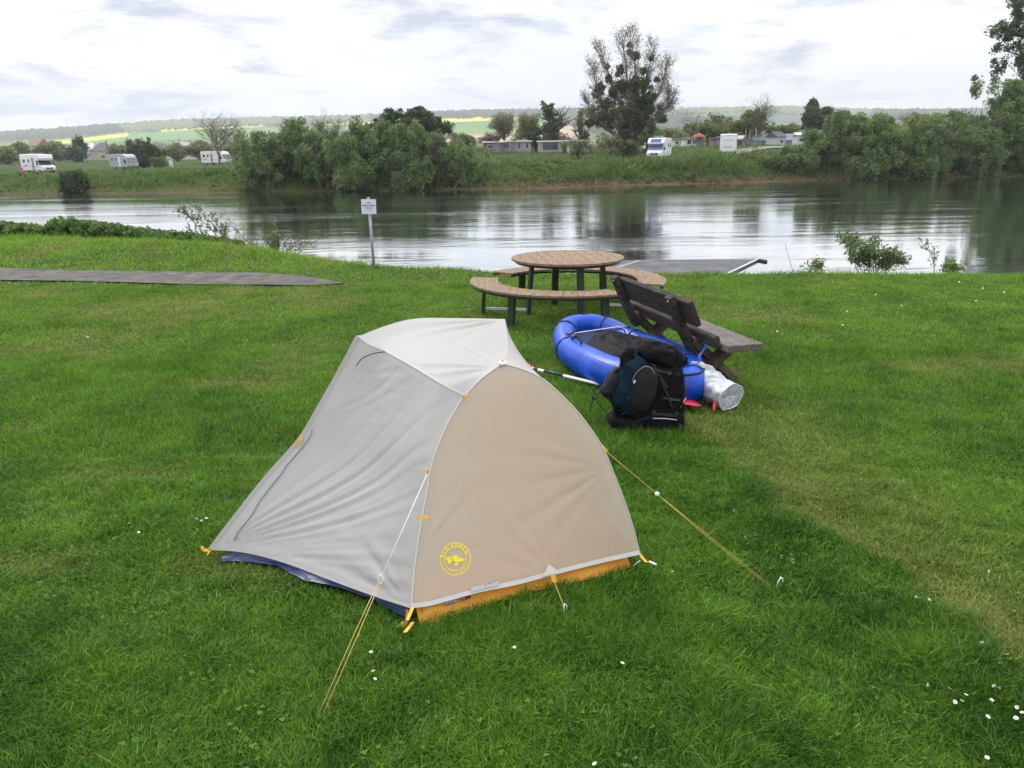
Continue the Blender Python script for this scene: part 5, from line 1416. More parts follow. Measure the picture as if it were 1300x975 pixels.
# the figure inside, as plain lying shapes
blobs = [[(-.66, .14), (-.55, .20), (-.40, .20), (-.33, .26), (-.30, .10), (-.22, -.04), (-.30, -.10), (-.40, -.26), (-.50, -.18), (-.52, -.02), (-.60, .08)],
         [(-.26, .16), (-.10, .22), (.10, .22), (.20, .14), (.18, .02), (.34, .04), (.42, -.05), (.60, -.13), (.66, -.10), (.64, -.18), (.46, -.22), (.20, -.24), (.05, -.20), (-.06, -.12), (-.24, -.12), (-.14, .0), (-.22, .06)],
         [(-.14, -.30), (.0, -.20), (.10, -.24), (.16, -.32), (.06, -.40), (-.10, -.40)]]
for bl in blobs: mbE.add(*emb([(a * RE, b * RE) for a, b in bl], [tuple(range(len(bl)))]))
lg = mbE.build('emblem', M_LOGO, tent)
def hemlabel(px0, px1, colr, txt, tcol, h=.012):
    def hp(x):
        k = min(hemE, key=lambda p: abs(proj(p)[0] - x)); return k
    a = hp(px0); b = hp(px1); a = a.lerp(a, 0); d = (b - a); vw = (EYE - a).normalized(); upv = Vector((0, 0, 1))
    o1 = a + vw * .014 - upv * .006; o2 = b + vw * .014 - upv * .006; dn = -upv * h * 1.5 - Vector((0, .0, 0))
    lab = MB().add(tl([o1, o2, o2 + dn, o1 + dn]), [(0, 3, 2, 1)]).build('label', colr, tent, solid=.001)
    if txt:
        vs, fs = textmesh(txt, h * 1.0); X = d.normalized(); Yv = Vector((0, 0, 1)); c_ = (o1 + o2) / 2 + dn / 2 + vw * .003
        MB().add(tl([c_ + X * x + Yv * y for x, y in vs]), fs).build('lettering', tcol, lab)
hemlabel(566, 583, mat('purple label', (.10, .07, .22), .6), 'BIG AGNES', M_WPL)
hemlabel(586, 592, M_BLKS, 'UL', M_WPL); hemlabel(592.5, 599, mat('dark red label', (.22, .01, .02), .6), None, None)

# ------------------------------------------------------------------ raft
M_RAFT = mat('blue raft tube', (.0015, .045, .38), .33, .14, 5, .45, 45, spec=.38, col2=(.0025, .070, .50), rvar=.08)
M_RFLO = mat('dark blue raft floor', (.008, .020, .075), .45, .25, 6, .6, 30, spec=.2)
M_DECK = mat('black deck cloth', (.005, .0055, .008), .62, .3, 12, 1.0, 40, spec=.12)
M_GRYF = mat('grey wet film', (.25, .27, .30), .3, .2, 8, .4, 30)
RC = Vector((1.17, 7.22, 0)); RA = math.atan2(-.94, .35)
raft = empty('inflatable_raft', RC, RA, 'bright blue inflatable raft with black spray deck lying between backpack and wooden bench', 'raft')
def raftc(t):  # t 0..1 around; +x is the stern near the camera
    a = 2 * PI * t; c, s = math.cos(a), math.sin(a)
    x = (.94 if c > 0 else 1.14) * math.copysign(abs(c) ** .86, c); y = .42 * math.copysign(abs(s) ** .72, s)
    if x > 0: y *= 1 - .56 * (x / .94) ** 2.0
    r_ = .155 - .040 * max(0, -x / 1.14) ** 1.5
    z = r_ + .17 * max(0, (-x - .45) / .69) ** 1.6 + .02 * max(0, (x - .6) / .54) ** 2
    return Vector((x, y, z)), r_
def ringat(t, rr2, n=20):
    p, r_ = raftc(t); q_, _2 = raftc((t + .004) % 1); o_, _3 = raftc((t - .004) % 1); T = (q_ - o_).normalized()
    X_ = T.cross(Vector((0, 0, 1))).normalized(); Z_ = X_.cross(T)
    return [p + (X_ * math.cos(2 * PI * k / n) + Z_ * math.sin(2 * PI * k / n)) * r_ * rr2 for k in range(n)]
NT = 150; vs = []
for i in range(NT):
    sgm = abs(math.sin(PI * (i / NT) * 10)) ** .5
    dse = min(min(abs(i / NT - q9), 1 - abs(i / NT - q9)) for q9 in (.06, .17, .335, .43, .57, .665, .83, .94))
    cen9 = raftc(i / NT)[0]
    ring9 = ringat(i / NT, 1.0, 28)
    for k9, v9 in enumerate(ring9):
        amp9 = .030 * math.exp(-(dse / .016) ** 2) + .006
        f9 = 1 - .018 * math.exp(-(dse / .006) ** 2) + amp9 * (mnoise.noise(Vector((k9 * 1.3, i * .12, 3))) + .5 * math.sin(k9 * 2.2 + i * .05))
        vs.append(cen9 + (v9 - cen9) * f9)
vs = np.array([tuple(v_) for v_ in vs]); ix = np.arange(NT * 28).reshape(NT, 28)
npmesh('tube', vs, [np.stack([ix, np.roll(ix, -1, 1), np.roll(np.roll(ix, -1, 1), -1, 0), np.roll(ix, -1, 0)], -1).reshape(-1, 4)], M_RAFT, True, raft)
for tt in (.06, .17, .335, .43, .57, .665, .83, .94):
    MB().tube(ringat(tt, 1.012, 24), .007, 6, closed=True).build('seam', M_BLKS, raft)
# rubbing strip over the stern
for sgn in (1,):
    pts = []
    for t in np.linspace(-.16, .16, 40):
        p, r_ = raftc(t % 1); nrm_ = Vector((p.x / 1.3, p.y / .3, 0)).normalized(); pts.append(p + nrm_ * r_ * .62 + Vector((0, 0, r_ * .82)))
    MB().tube(pts, .011, 6).build('rub_strip', M_BLKS, raft)
# floor
nf, nr_ = 60, 14; fv = []
for j in range(nr_ + 1):
    for i in range(nf):
        p, r_ = raftc(i / nf); k_ = j / nr_; fv.append((p.x * k_, p.y * k_, .17 + (p.z * 1.02 - .17) * k_ ** 3 + .025 * (float(fbm(np.array([i * .5 * k_]), np.array([j * .6]), 2)[0]) - .5)))
ix = np.arange((nr_ + 1) * nf).reshape(nr_ + 1, nf)
npmesh('floor', fv, [np.stack([ix[:-1], np.roll(ix[:-1], -1, 1), np.roll(ix[1:], -1, 1), ix[1:]], -1).reshape(-1, 4)], M_RFLO, True, raft)
# rumpled grey film and black spray deck over the middle and stern
def cloth(name, x0, x1, hw0, hw1, z, mt, amp, seed, par=raft, n=70, edge=.12, drop=.10):
    gx = np.linspace(0, 1, n); gy = np.linspace(-1, 1, n // 2); Gx, Gy = np.meshgrid(gx, gy, indexing='ij')
    ragged = 1 + edge * (fbm(Gx * 6 + seed, np.sign(Gy) * 3 + 5, 3) - .5) * 2
    endr = .10 * (fbm(Gy * 2.5 + seed, Gx * 0 + 1, 3) - .5)
    X_ = x0 + (x1 - x0) * Gx + endr * np.where(Gx < .5, 1 - 2 * Gx, 0); taper = np.sin(np.clip(Gx * 3.2 + .38, 0, PI / 2)) * np.sin(np.clip((1 - Gx) * 4 + .55, 0, PI / 2))
    Y_ = (hw0 + (hw1 - hw0) * Gx) * Gy * ragged * taper
    rid = np.abs(fbm(Gx * 5 + seed, Gy * 2.4 + seed * 2, 4) - .5) * 2
    Z_ = z + amp * (1 - rid) - drop * np.abs(Gy) ** 3
    ix = np.arange(X_.size).reshape(X_.shape)
    o_ = npmesh(name, np.stack([X_, Y_, Z_], -1).reshape(-1, 3), [np.stack([ix[:-1, :-1], ix[1:, :-1], ix[1:, 1:], ix[:-1, 1:]], -1).reshape(-1, 4)], mt, True, par)
    md = o_.modifiers.new('s', 'SOLIDIFY'); md.thickness = .004; return o_
cloth('inner_film', -.66, .74, .33, .20, .215, M_GRYF, .02, 3, drop=.05)
cloth('spray_deck', -.60, .80, .40, .24, .275, M_DECK, .065, 9, drop=.06)
cloth('spray_deck', .05, .80, .34, .22, .33, M_DECK, .08, 21, n=60, drop=.12)
# cord across the bow, valve and grab loops
def rp_(t, up=1.0, inw=0.0):
    p, r_ = raftc(t); return p + Vector((0, 0, r_ * up)) - Vector((p.x, p.y, 0)).normalized() * inw
mb = MB(); mb.tube(catmull([rp_(.355, 1.02), Vector((-.5, .1, .38)), rp_(.655, 1.02)], 8), .0045, 6); mb.build('cord', M_WPL, raft)
mb = MB(); mb.tube(catmull([rp_(.355, 1.03), Vector((-.86, -.25 + .5, .42)), rp_(.43, 1.04), rp_(.50, 1.04)], 6), .004, 6); mb.build('cord', M_BLKS, raft)
for t_ in (.355, .655): mb = MB(); q_ = rp_(t_, 1.0); mb.ball(q_, (.045, .02, .016), nu=12, nv=8); mb.build('anchor_patch', M_BLKS, raft)
mb = MB(); mb.tube(catmull([Vector((-.35, .12, .33)), Vector((-.38, .10, .38)), Vector((-.36, 0, .39)), Vector((-.33, -.04, .33))], 6), .008, 6); mb.build('grab_handle', M_BLKS, raft)
mb = MB(); mb.tube(catmull([rp_(.68, 1.0), rp_(.70, 1.15) + Vector((.05, .0, .05)), rp_(.72, 1.0)], 6), .012, 6); mb.tube(catmull([rp_(.66, 1.0), rp_(.66, .8) + Vector((0, .10, .08))], 4), .01, 6); mb.build('strap', M_BLKS, raft)

# ------------------------------------------------------------------ backpack
M_PB = mat('black pack cloth', (.0062, .0062, .0075), .75, .4, 18, 1.0, 60, spec=.14)
M_PT = mat('dark teal pack cloth', (.004, .016, .032), .7, .3, 10, .8, 50, spec=.15)
M_MESH = mat('black mesh', (.0055, .0055, .0065), .85, .4, 60, .8, 120)
M_GREY2 = mat('dark grey webbing', (.045, .047, .052), .7, .2, 40)
M_REFL = mat('reflective piping', (.6, .6, .62), .3, .1, 30)
BP = gnd(820, 548); pk = empty('backpack', (BP.x, BP.y + .16, 0), 0.0, 'large black and dark teal trekking backpack leaning upright against the blue raft', 'backpack')
kx = BP.y / 925.0  # metres per photo pixel there
def bpx(px, py, dy=0.0):
    p = at(px, py, BP.y + .16 + dy); return Vector((p.x - BP.x, dy, p.z))
def pad(name, px, py, rx, ry, dep, mt, dy=0.0, rot=0.0, e=.55, ns=12, nz=.022, seed=1, par=None):
    c = bpx(px, py, dy); o_ = MB().ball(c, (rx * kx, dep, ry * kx), rotm(0, rot, 0), e, 40, 28, nz, ns, seed).build(name, mt, par or pk); return o_
pad('main_body', 828, 497, 36, 47, .14, M_PB, 0, .06, .42, seed=2, nz=.02)
pad('body_panel', 801, 488, 21, 40, .13, M_PT, -.045, .24, .62, seed=3)
pad('lid', 834, 447, 25, 13, .15, M_PB, .0, .38, .6, seed=4, nz=.03)
pad('lid', 848, 458, 18, 19, .13, M_PB, .02, .75, .6, seed=14, nz=.035)
fp_ = pad('front_pocket', 816, 493, 17, 30, .075, M_MESH, -.13, .22, .75, seed=5, nz=.008)
pad('side_pocket', 784, 489, 17, 22, .10, M_MESH, -.02, .55, .7, seed=6, nz=.02)
pad('bottom_compartment', 838, 531, 31, 16, .15, M_PB, -.01, -.02, .55, seed=7, nz=.016)
pad('hip_belt', 790, 536, 19, 9, .11, M_PB, -.06, .30, .6, seed=8, nz=.014)
pad('side_pocket', 858, 500, 10, 34, .12, M_PB, .0, -.02, .65, seed=9, nz=.02)
def pband(name, pts, w, mt, th=.003, side=None, dy=-.17):
    P = [bpx(x, y, dd) for x, y, dd in pts]; P = catmull(P, 6)
    sds = []
    for i, p in enumerate(P):
        t = (P[min(i + 1, len(P) - 1)] - P[max(i - 1, 0)]).normalized(); sds.append(t.cross(Vector((0, -1, .15))).normalized())
    return MB().ribbon(P, w, sds, th).build(name, mt, pk)
pband('strap', [(794, 545, -.13), (812, 534, -.155), (830, 528, -.165)], .022, M_PT)
pband('strap', [(830, 526, -.17), (845, 526, -.17), (860, 529, -.16)], .020, M_BLKS)
pband('strap', [(829, 531, -.168), (846, 531.5, -.17), (859, 533, -.158)], .006, M_REFL)
for (x, y) in ((830, 524), (859, 526)): 
    MB().box(bpx(x, y, -.178), (.032, .014, .040), rotm(0, .3, 0)).build('buckle', M_BLKS, pk, bevel=.004)
pband('strap', [(822, 466, -.155), (835, 470, -.15), (850, 474, -.14), (862, 476, -.12)], .016, M_BLK)
pband('strap', [(842, 505, -.15), (852, 507, -.15), (864, 508, -.13)], .012, M_GREY2)
pband('strap', [(786, 497, -.12), (797, 505, -.15), (812, 512, -.17)], .012, M_BLK)
for (x, y) in ((850, 474), (852, 507), (797, 505)): MB().box(bpx(x, y, -.165), (.022, .010, .028), rotm(0, .2, 0)).build('buckle', M_GREY2, pk, bevel=.003)
pband('strap', [(838, 482, -.14), (847, 500, -.16), (853, 517, -.16)], .014, M_BLKS)
pband('strap', [(829, 462, -.14), (843, 486, -.155), (848, 492, -.155)], .016, M_BLKS)
pband('shoulder_strap', [(797, 448, -.10), (790, 455, -.11), (793, 478, -.10), (786, 470, -.09), (770, 488, -.05)], .035, M_PB, .006)
mb = MB()
for pl in ([(762, 487, -.02), (753, 495, -.03), (758, 503, -.04), (751, 511, -.05), (750, 522, -.06)], [(765, 492, -.03), (757, 507, -.05), (762, 515, -.06), (768, 522, -.08)], [(770, 500, -.08), (776, 512, -.1), (782, 515, -.1)], [(783, 517, -.1), (795, 522, -.13), (788, 527, -.13)]):
    mb.tube(catmull([bpx(*p) for p in pl], 5), .005, 6)
mb.build('loose_strap', M_BLKS, pk)
mb = MB(); mb.box(bpx(753, 505, -.05), (.022, .01, .028)); mb.build('buckle', M_BLKS, pk, bevel=.003)
# zip around the front pocket and white zip pull
zp = [bpx(816 + 15.5 * math.cos(a) + 5 * math.sin(a), 492 - 27 * math.sin(a), -.178) for a in np.linspace(-.15, PI * .92, 24)]
MB().tube(zp, .0035, 6).build('zip', M_GREY, pk)
MB().box(bpx(805.5, 484.5, -.20), (.010, .006, .026), rotm(0, .4, 0)).build('zip_pull', M_WPL, pk)
MB().tube(catmull([bpx(864, 517, -.12), bpx(869, 508, -.11), bpx(871, 505, -.1)], 4), .0025, 6).build('cord', M_WPL, pk)
MB().tube(catmull([bpx(858, 534, -.14), bpx(866, 542, -.14), bpx(871, 545, -.15)], 4), .009, 6).build('loose_strap', M_BLKS, pk)
pad('top_collar', 799, 451, 6, 13, .06, M_PB, -.07, .1, .7, seed=12, nz=.01)

# ------------------------------------------------------------------ dry bag
M_DRY = mat('white dry bag cloth', (.42, .44, .47), .50, .20, 10, .9, 22, spec=.5)
M_RED = M_RED; M_REDS = mat('red strap', (.60, .015, .03), .55, .1, 20)
DG = gnd(918, 521); db = empty('dry_bag', (DG.x, DG.y, 0), 0, 'crumpled white dry bag with red strap lying beside the end of the blue raft', 'dry bag')
kd = DG.y / 928.0
a_ = Vector(((926 - 918) * kd, -.02, .125)); b_ = Vector(((897 - 918) * kd, .36, .17))
axd = (b_ - a_).normalized(); Lb = (b_ - a_).length; sx_ = axd.cross(Vector((0, 0, 1))).normalized(); sz_ = sx_.cross(axd)
sqz = lambda a: 1 + .09 * math.sin(2 * a + 1.1) + .045 * math.sin(5 * a) + .02 * math.sin(9 * a + 2)
vs = []; nn_, mm_ = 46, 64
for i in range(nn_):
    t = i / (nn_ - 1); fl_ = 1 + .15 * sst(t, .5, 1.0); wd_ = 1 - .78 * float(sst(t, .45, 1))
    for k in range(mm_):
        a = 2 * PI * k / mm_; r_ = .122 * sqz(a) * (1 + (.16 + .8 * t) * (float(fbm(np.array([math.cos(a) * 1.5 + 5 + t * 3]), np.array([math.sin(a) * 1.5 + t * 5]), 3)[0]) - .5))
        vs.append(a_ + axd * Lb * t + (sx_ * math.cos(a) * wd_ * .95 + sz_ * math.sin(a) * float(fl_)) * r_ + Vector((0, 0, .04 * t * t)))
ix = np.arange(nn_ * mm_).reshape(nn_, mm_)
cap_r = [0.98, .9, .6, .3, .02]; base0 = len(vs)
for cr_ in cap_r:
    for k in range(mm_):
        a = 2 * PI * k / mm_; dn_ = -.010 * (1 - cr_) + .085 * (float(fbm(np.array([math.cos(a) * cr_ * 2.2 + 9]), np.array([math.sin(a) * cr_ * 2.2 + 4]), 3)[0]) - .5) * (1 - cr_ * .9)
        vs.append(a_ + axd * (dn_ + .004) + (sx_ * math.cos(a) * .95 + sz_ * math.sin(a)) * .122 * sqz(a) * cr_)
cx2 = np.arange(base0, base0 + len(cap_r) * mm_).reshape(-1, mm_)
qs = [np.stack([ix[:-1], np.roll(ix[:-1], -1, 1), np.roll(ix[1:], -1, 1), ix[1:]], -1).reshape(-1, 4), np.stack([cx2[:-1], cx2[1:], np.roll(cx2[1:], -1, 1), np.roll(cx2[:-1], -1, 1)], -1).reshape(-1, 4), np.stack([ix[0], cx2[0], np.roll(cx2[0], -1), np.roll(ix[0], -1)], -1)]
npmesh('bag_body', np.array([tuple(v_) for v_ in vs]), qs, M_DRY, True, db)
MB().tube([a_ + (sx_ * math.cos(2 * PI * k / 40) * .95 + sz_ * math.sin(2 * PI * k / 40)) * .122 * sqz(2 * PI * k / 40) for k in range(40)], .0032, 6, closed=True).build('rim', M_WPL, db)
l0 = a_ + sx_ * -.11 + axd * .04
def dpx(px, py, dy): 
    p = at(px, py, DG.y + dy); return Vector((p.x - DG.x, dy, p.z))
MB().ribbon(catmull([dpx(910, 499, .12), dpx(908, 506, .02), dpx(907, 514, -.06), dpx(906.5, 521, -.09)], 5), .022, (1, 0, 0), .002).build('strap', M_REDS, db)
MB().box(dpx(914, 484, .16) + Vector((0, -.03, .02)), (.025, .004, .012), rotm(-.8, .5, 0)).build('logo_patch', M_REDS, db); MB().box(dpx(918, 495.5, .05) + Vector((0, -.02, .01)), (.034, .004, .009), rotm(-.8, -.1, 0)).build('logo_patch', M_REDS, db)
MB().box(dpx(927, 506, -.05), (.026, .004, .009), rotm(0, -.6, 0)).build('logo_patch', M_GREY, db); MB().box(dpx(916, 511, -.035), (.036, .004, .012), rotm(0, -.1, 0)).build('logo_patch', M_GREY, db)
MB().ball(b_ + Vector((-.02, .03, .09)), (.05, .02, .07), rotm(0, -.2, 0), .8, noise=.02, ns=12).build('rolled_top', M_DRY, db)

# ------------------------------------------------------------------ paddle
M_REDP = mat('red paddle blade', (.62, .015, .07), .4, .08, 8)
M_SHFT = mat('black shaft', (.02, .02, .022), .4, .15, 10)
pa_ = gnd(676, 475); pb_ = gnd(868, 520); dpd = (pb_ - pa_); dpd.z = 0; lp = dpd.length; dpd.normalize()
pd = empty('paddle', (pa_.x, pa_.y, .03), math.atan2(dpd.y, dpd.x), 'kayak paddle with black-white shaft and red blades lying between tent and backpack', 'paddle')
x_of = lambda px: (onl(pa_, pb_, px) - pa_).length
MB().tube([(0, 0, .03), (lp, 0, .02)], .0135, 12).build('shaft', M_WPL, pd)
MB().tube([(x_of(691), 0, .0305), (x_of(715), 0, .0298)], .0155, 12).build('grip', M_SHFT, pd)
MB().tube([(x_of(678), 0, .0308), (x_of(683), 0, .0303)], .016, 12).build('grip', M_SHFT, pd)
def blade(x0, x1, z):
    mb = MB(); n = 12; top_ = []; 
    for i in range(n + 1):
        t = i / n; w_ = .095 * (math.sin(PI * min(1, t * 1.02) ** .75) ** .55) ; xx2 = x0 + (x1 - x0) * t
        top_ += [(xx2, -w_, z + .01 * math.sin(PI * t)), (xx2, 0, z + .022 * math.sin(PI * t)), (xx2, w_, z + .01 * math.sin(PI * t))]
    fs = []
    for i in range(n):
        for k in (0, 1): fs.append((3 * i + k, 3 * i + k + 1, 3 * i + 4 + k, 3 * i + 3 + k))
    mb.add(top_, fs, True); return mb.build('blade', M_REDP, pd, solid=.006)
blade(-.42, .03, .03); blade(lp - .26, lp + .16, .035)

# ------------------------------------------------------------------ wooden bench
M_OLDW = mat('weathered shade-dark timber', (.026, .021, .019), .8, .45, 5, .8, 30, stretch=(1, 9, 9), col2=(.055, .045, .039), spec=.2)  # bench timber darkened in colour for the shaded side facing the camera
M_OLDT = mat('weathered grey timber', (.085, .072, .064), .75, .35, 5, .8, 30, stretch=(1, 9, 9), col2=(.15, .13, .115), spec=.35)
M_OLDX = mat('rough brown timber', (.085, .062, .047), .85, .35, 7, .8, 30, col2=(.13, .10, .078), spec=.2)
Sn = gnd(924, 440, .46); Sf = gnd(803, 388, .46)
bd_ = (Sf - Sn); bd_.z = 0; Lbn = bd_.length; bd_.normalize()
# local: x along the bench away from the camera, y towards the camera's left (the back), z up
bench = empty('wooden_bench', (Sn.x, Sn.y, 0), math.atan2(bd_.y, bd_.x), 'weathered shade-dark timber bench with crossed plank legs standing beside the blue raft', 'bench')
SD = .36
mb = MB(); mb.box((Lbn / 2, -SD * .5 + .0, .43), (Lbn, SD - .01, .065)); mb.build('seat', M_OLDT, bench, bevel=.008)
MB().box((Lbn / 2 + .04, .03, .47), (Lbn - .14, .06, .12), rotm(-.25)).build('rear_rail', M_OLDW, bench, bevel=.02)
BL = 1.52; bx0 = .24
MB().box((bx0 + BL / 2, .200, .715), (BL, .055, .25), rotm(-.42)).build('backrest', M_OLDW, bench, bevel=.012)
for x_ in (.50, Lbn - .24):
    # long plank: from the front foot up past the seat to the backrest
    MB().bar((x_, -.40, -.02), (x_, .10, .43), .075, .15, (1, 0, 0)).build('leg', M_OLDX, bench, bevel=.01)
    MB().bar((x_ - .003, .16, .48), (x_ - .003, .33, .84), .07, .12, (1, 0, 0)).build('upright', M_OLDW, bench, bevel=.01)
    MB().bar((x_ + .0, .055, .30), (x_ + .0, .20, .56), .066, .15, (1, 0, 0)).build('upright', M_OLDW, bench, bevel=.01)
    MB().bar((x_ - .08, .14, -.02), (x_ - .08, -.34, .40), .075, .15, (1, 0, 0)).build('leg', M_OLDX, bench, bevel=.01)
for x_ in (.50, Lbn - .24): MB().ball((x_ - .04, .36, .80), (.012, .012, .012), nu=10, nv=6).build('bolt', M_GREY, bench)
# blue strap hanging from the raft over the bench end
p1 = gnd(902, 429, .38); p2 = gnd(888, 455, .25)
st = MB().ribbon(catmull([at(903, 428, Sn.y + .35), at(895, 442, Sn.y + .2), at(888, 452, Sn.y + .05), at(889, 463, Sn.y)], 5), .035, (.9, .3, .2), .002).build('strap', M_RAFT); tag(st, 'short blue strap tied from the raft to the bench end', 'strap')

# ------------------------------------------------------------------ round picnic table
M_PLK = mat('brown composite plank', (.185, .122, .076), .70, .18, 5, .4, 60, stretch=(9, 1, 1), col2=(.25, .172, .112), spec=.25)
M_STL = mat('dark green steel', (.016, .026, .024), .45, .15, 10)
M_GAL = mat('galvanised bar', (.62, .63, .64), .35, .08, 10, metal=.4)
TC = Vector((.775, 10.45, 0)); tb = empty('picnic_table', TC, 0, 'round brown plank picnic table with two curved benches and dark steel legs on the lawn', 'picnic table')
mb = MB(); RT = .76; npl = 11; wdt = 2 * RT / npl; ta = R(97)
for i in range(npl):
    a0 = -RT + i * wdt + .003; a1 = a0 + wdt - .006; pts = []
    for s_ in np.linspace(a0, a1, 7): pts.append((s_, -math.sqrt(max(0, RT * RT - s_ * s_))))
    for s_ in np.linspace(a1, a0, 7): pts.append((s_, math.sqrt(max(0, RT * RT - s_ * s_))))
    ca, sa = math.cos(ta - PI / 2), math.sin(ta - PI / 2)
    pts = [(x * ca - y * sa, x * sa + y * ca) for x, y in pts]
    ar = sum(pts[k][0] * pts[(k + 1) % len(pts)][1] - pts[(k + 1) % len(pts)][0] * pts[k][1] for k in range(len(pts)))
    clean = [p for k, p in enumerate(pts) if (Vector(p) - Vector(pts[k - 1])).length > 1e-4]
    mb.prism(clean, .722, .752)
mb.build('tabletop', M_PLK, tb, bevel=.003)
MB().tube([(.70 * math.cos(a), .70 * math.sin(a), .70) for a in np.linspace(0, 2 * PI, 49)[:-1]], .016, 6, closed=True).build('top_ring', M_STL, tb)
mb = MB(); mb.box((0, 0, .70), (1.3, .05, .04)); mb.box((0, 0, .70), (.05, 1.3, .04)); mb.build('top_frame', M_STL, tb)
ri, ro = .95, 1.33
def arcseat(a0, a1, lb):
    mb = MB(); npk = int((a1 - a0) / R(8.2)); 
    for i in range(npk):
        b0 = a0 + (a1 - a0) * i / npk + .0025; b1 = a0 + (a1 - a0) * (i + 1) / npk - .0025
        poly = [(ri * math.cos(b0), ri * math.sin(b0)), (ro * math.cos(b0), ro * math.sin(b0)), (ro * math.cos((b0 + b1) / 2), ro * math.sin((b0 + b1) / 2)), (ro * math.cos(b1), ro * math.sin(b1)), (ri * math.cos(b1), ri * math.sin(b1)), (ri * math.cos((b0 + b1) / 2), ri * math.sin((b0 + b1) / 2))]
        mb.prism(poly, .425, .452)
    s_ = mb.build('bench_seat', M_PLK, tb, bevel=.003)
    mb = MB()
    for rr2 in (ri + .03, ro - .03):
        pts = [(rr2 * math.cos(a), rr2 * math.sin(a), .405) for a in np.linspace(a0 + .01, a1 - .01, 40)]
        mb.tube(pts, .018, 4)
    mb.build('seat_frame', M_STL, s_)
arcseat(R(168), R(298), 'near'); arcseat(R(-26), R(142), 'far')
def legbar(p0, p1, w1=.09, w2=.05): MB().bar(p0, p1, w1, w2, (p0[0], p0[1], .01)).build('leg', M_STL, tb, bevel=.004)
for a in (R(195), R(105), R(15), R(285)):
    c_, s_ = math.cos(a), math.sin(a); legbar((c_ * .56, s_ * .56, .0), (c_ * .50, s_ * .50, .72))
for a in (R(180), R(228), R(290), R(2), R(58), R(122)):
    c_, s_ = math.cos(a), math.sin(a); legbar((c_ * 1.16, s_ * 1.16, .0), (c_ * 1.13, s_ * 1.13, .42), .10, .05)
for (a, b) in ((R(195), R(180)), (R(15), R(2)), (R(105), R(122)), (R(285), R(290))):
    MB().bar((.55 * math.cos(a), .55 * math.sin(a), .06), (1.12 * math.cos(b), 1.12 * math.sin(b), .06), .03, .03).build('ground_bar', M_GAL, tb)

# ------------------------------------------------------------------ sign
SG = at(475, 337, 14.9); sx0 = SG.x
sgn = empty('sign', (SG.x, SG.y, zl(SG.x, SG.y)), 0, 'white notice board on a grey metal post at the edge of the river bank', 'sign')
tp_ = at(467.5, 253, 14.9); loc_ = Vector((tp_.x - SG.x, 0, tp_.z - sgn.location.z))
MB().tube([(0, 0, -.3), (loc_.x, .02, loc_.z + .02)], .028, 10).build('post', mat('galvanised post', (.30, .31, .34), .5, .15, 10, metal=.3), sgn)
pc = at(468, 262.5, 14.84); bw = 18.5 * 14.9 / 1000 ; 
brd = MB().box((0, 0, 0), (bw, .012, bw * .98)).build('board', mat('white sign board', (.62, .64, .72), .5, .03, 4), sgn, bevel=.003)
brd.location = (pc.x - SG.x, -.05, pc.z - sgn.location.z); brd.rotation_euler = (0, R(1.5), 0)
for txt, zz, sz in (('Auf', .075, .045), ('eigene Gefahr', .025, .044), ('benutzen', -.02, .038), ('Der Betreiber', -.065, .022)):
    vs, fs = textmesh(txt, sz, .0008); MB().add([(x, -.0085, y + zz) for x, y in vs], fs).build('lettering', M_GREY if sz < .03 else M_BLK, brd)
MB().box((0, .0, bw * .5 + .018), (.045, .03, .035)).build('cap', M_GAL, brd)

# ------------------------------------------------------------------ floating jetty
jp = [(7.93, 24.5), (3.65, 24.55), (-.7, 17.2), (3.5, 17.2)]
jt = empty('jetty', (0, 0, 0), 0, 'flat grey floating jetty lying on the river behind the picnic table', 'jetty')
M_JD = mat('grey jetty deck', (.105, .105, .115), .95, .12, 1.5, .4, 40, col2=(.14, .14, .15), spec=.1); M_JE = mat('pale aluminium edge', (.60, .60, .60), .4, .08, 4, metal=.3)
MB().prism(jp[::-1], -1.32, -1.20).build('deck', M_JD, jt)
mb = MB()
mb.bar((7.93, 24.5, -1.185), (3.5, 17.2, -1.185), .06, .02); mb.build('edge_rail', M_JE, jt)
for k_ in (.24,): MB().bar((7.93 - 5.03 * (1 - k_) + 0, 24.4, -1.192), (3.5 - 4.9 * (1 - k_), 17.3, -1.192), .20, .012).build('deck_stripe', mat('pale stripe', (.17, .17, .18), .5, .15, 3), jt)  # one paler diagonal stripe laid on the deck
mb = MB(); mb.box((7.86, 24.0, -1.22), (.12, .4, .14), rotm(0, 0, .3)); mb.build('fender', M_BLK, jt, bevel=.04)
# ------------------------------------------------------------------ near bank plants
def sprig(name, label, cat, pos, stems, lm, seed, leaf=.05, per=14, cr=.12, r0=.008, group=None, br=3, spread=.45):
    rg = np.random.default_rng(seed); root = empty(name, pos, 0, label, cat, group); mb = MB(); cen = []
    for st_ in stems:
        pts = catmull(st_, 6); n = len(pts); mb.tube(pts, [r0 * (1 - .8 * i / n) for i in range(n)], 4, caps=False)
        for i in range(n // 4, n):
            cen.append(tuple(pts[i]))
            for b_ in range(br):
                if rg.random() < .45:
                    d = Vector((rg.normal() * spread, rg.normal() * spread, .5 + .5 * rg.random())).normalized(); ln = .08 + .28 * rg.random() * (1 - i / n)
                    e = pts[i] + d * ln; mb.tube([pts[i], e], [.004, .0015], 3, caps=False); cen.append(tuple(e)); cen.append(tuple(pts[i].lerp(e, .5)))
    mb.build('stem', M_BARK, root)
    v, q_, t = leaves(rg, np.array(cen), cr, max(1, int(per * .3)), leaf * .8, 3.2, (0, 0, .4), 1)
    npmesh('leaves', v, [q_], lm, False, root, {'tint': t}); return root
def local(px, py, Y, b): p = at(px, py, Y); return Vector((p.x - b.x, 0, p.z - b.z))
def bushpos(px, Y): p = at(px, 340, Y); return Vector((p.x, Y, zl(p.x, Y) - .05))
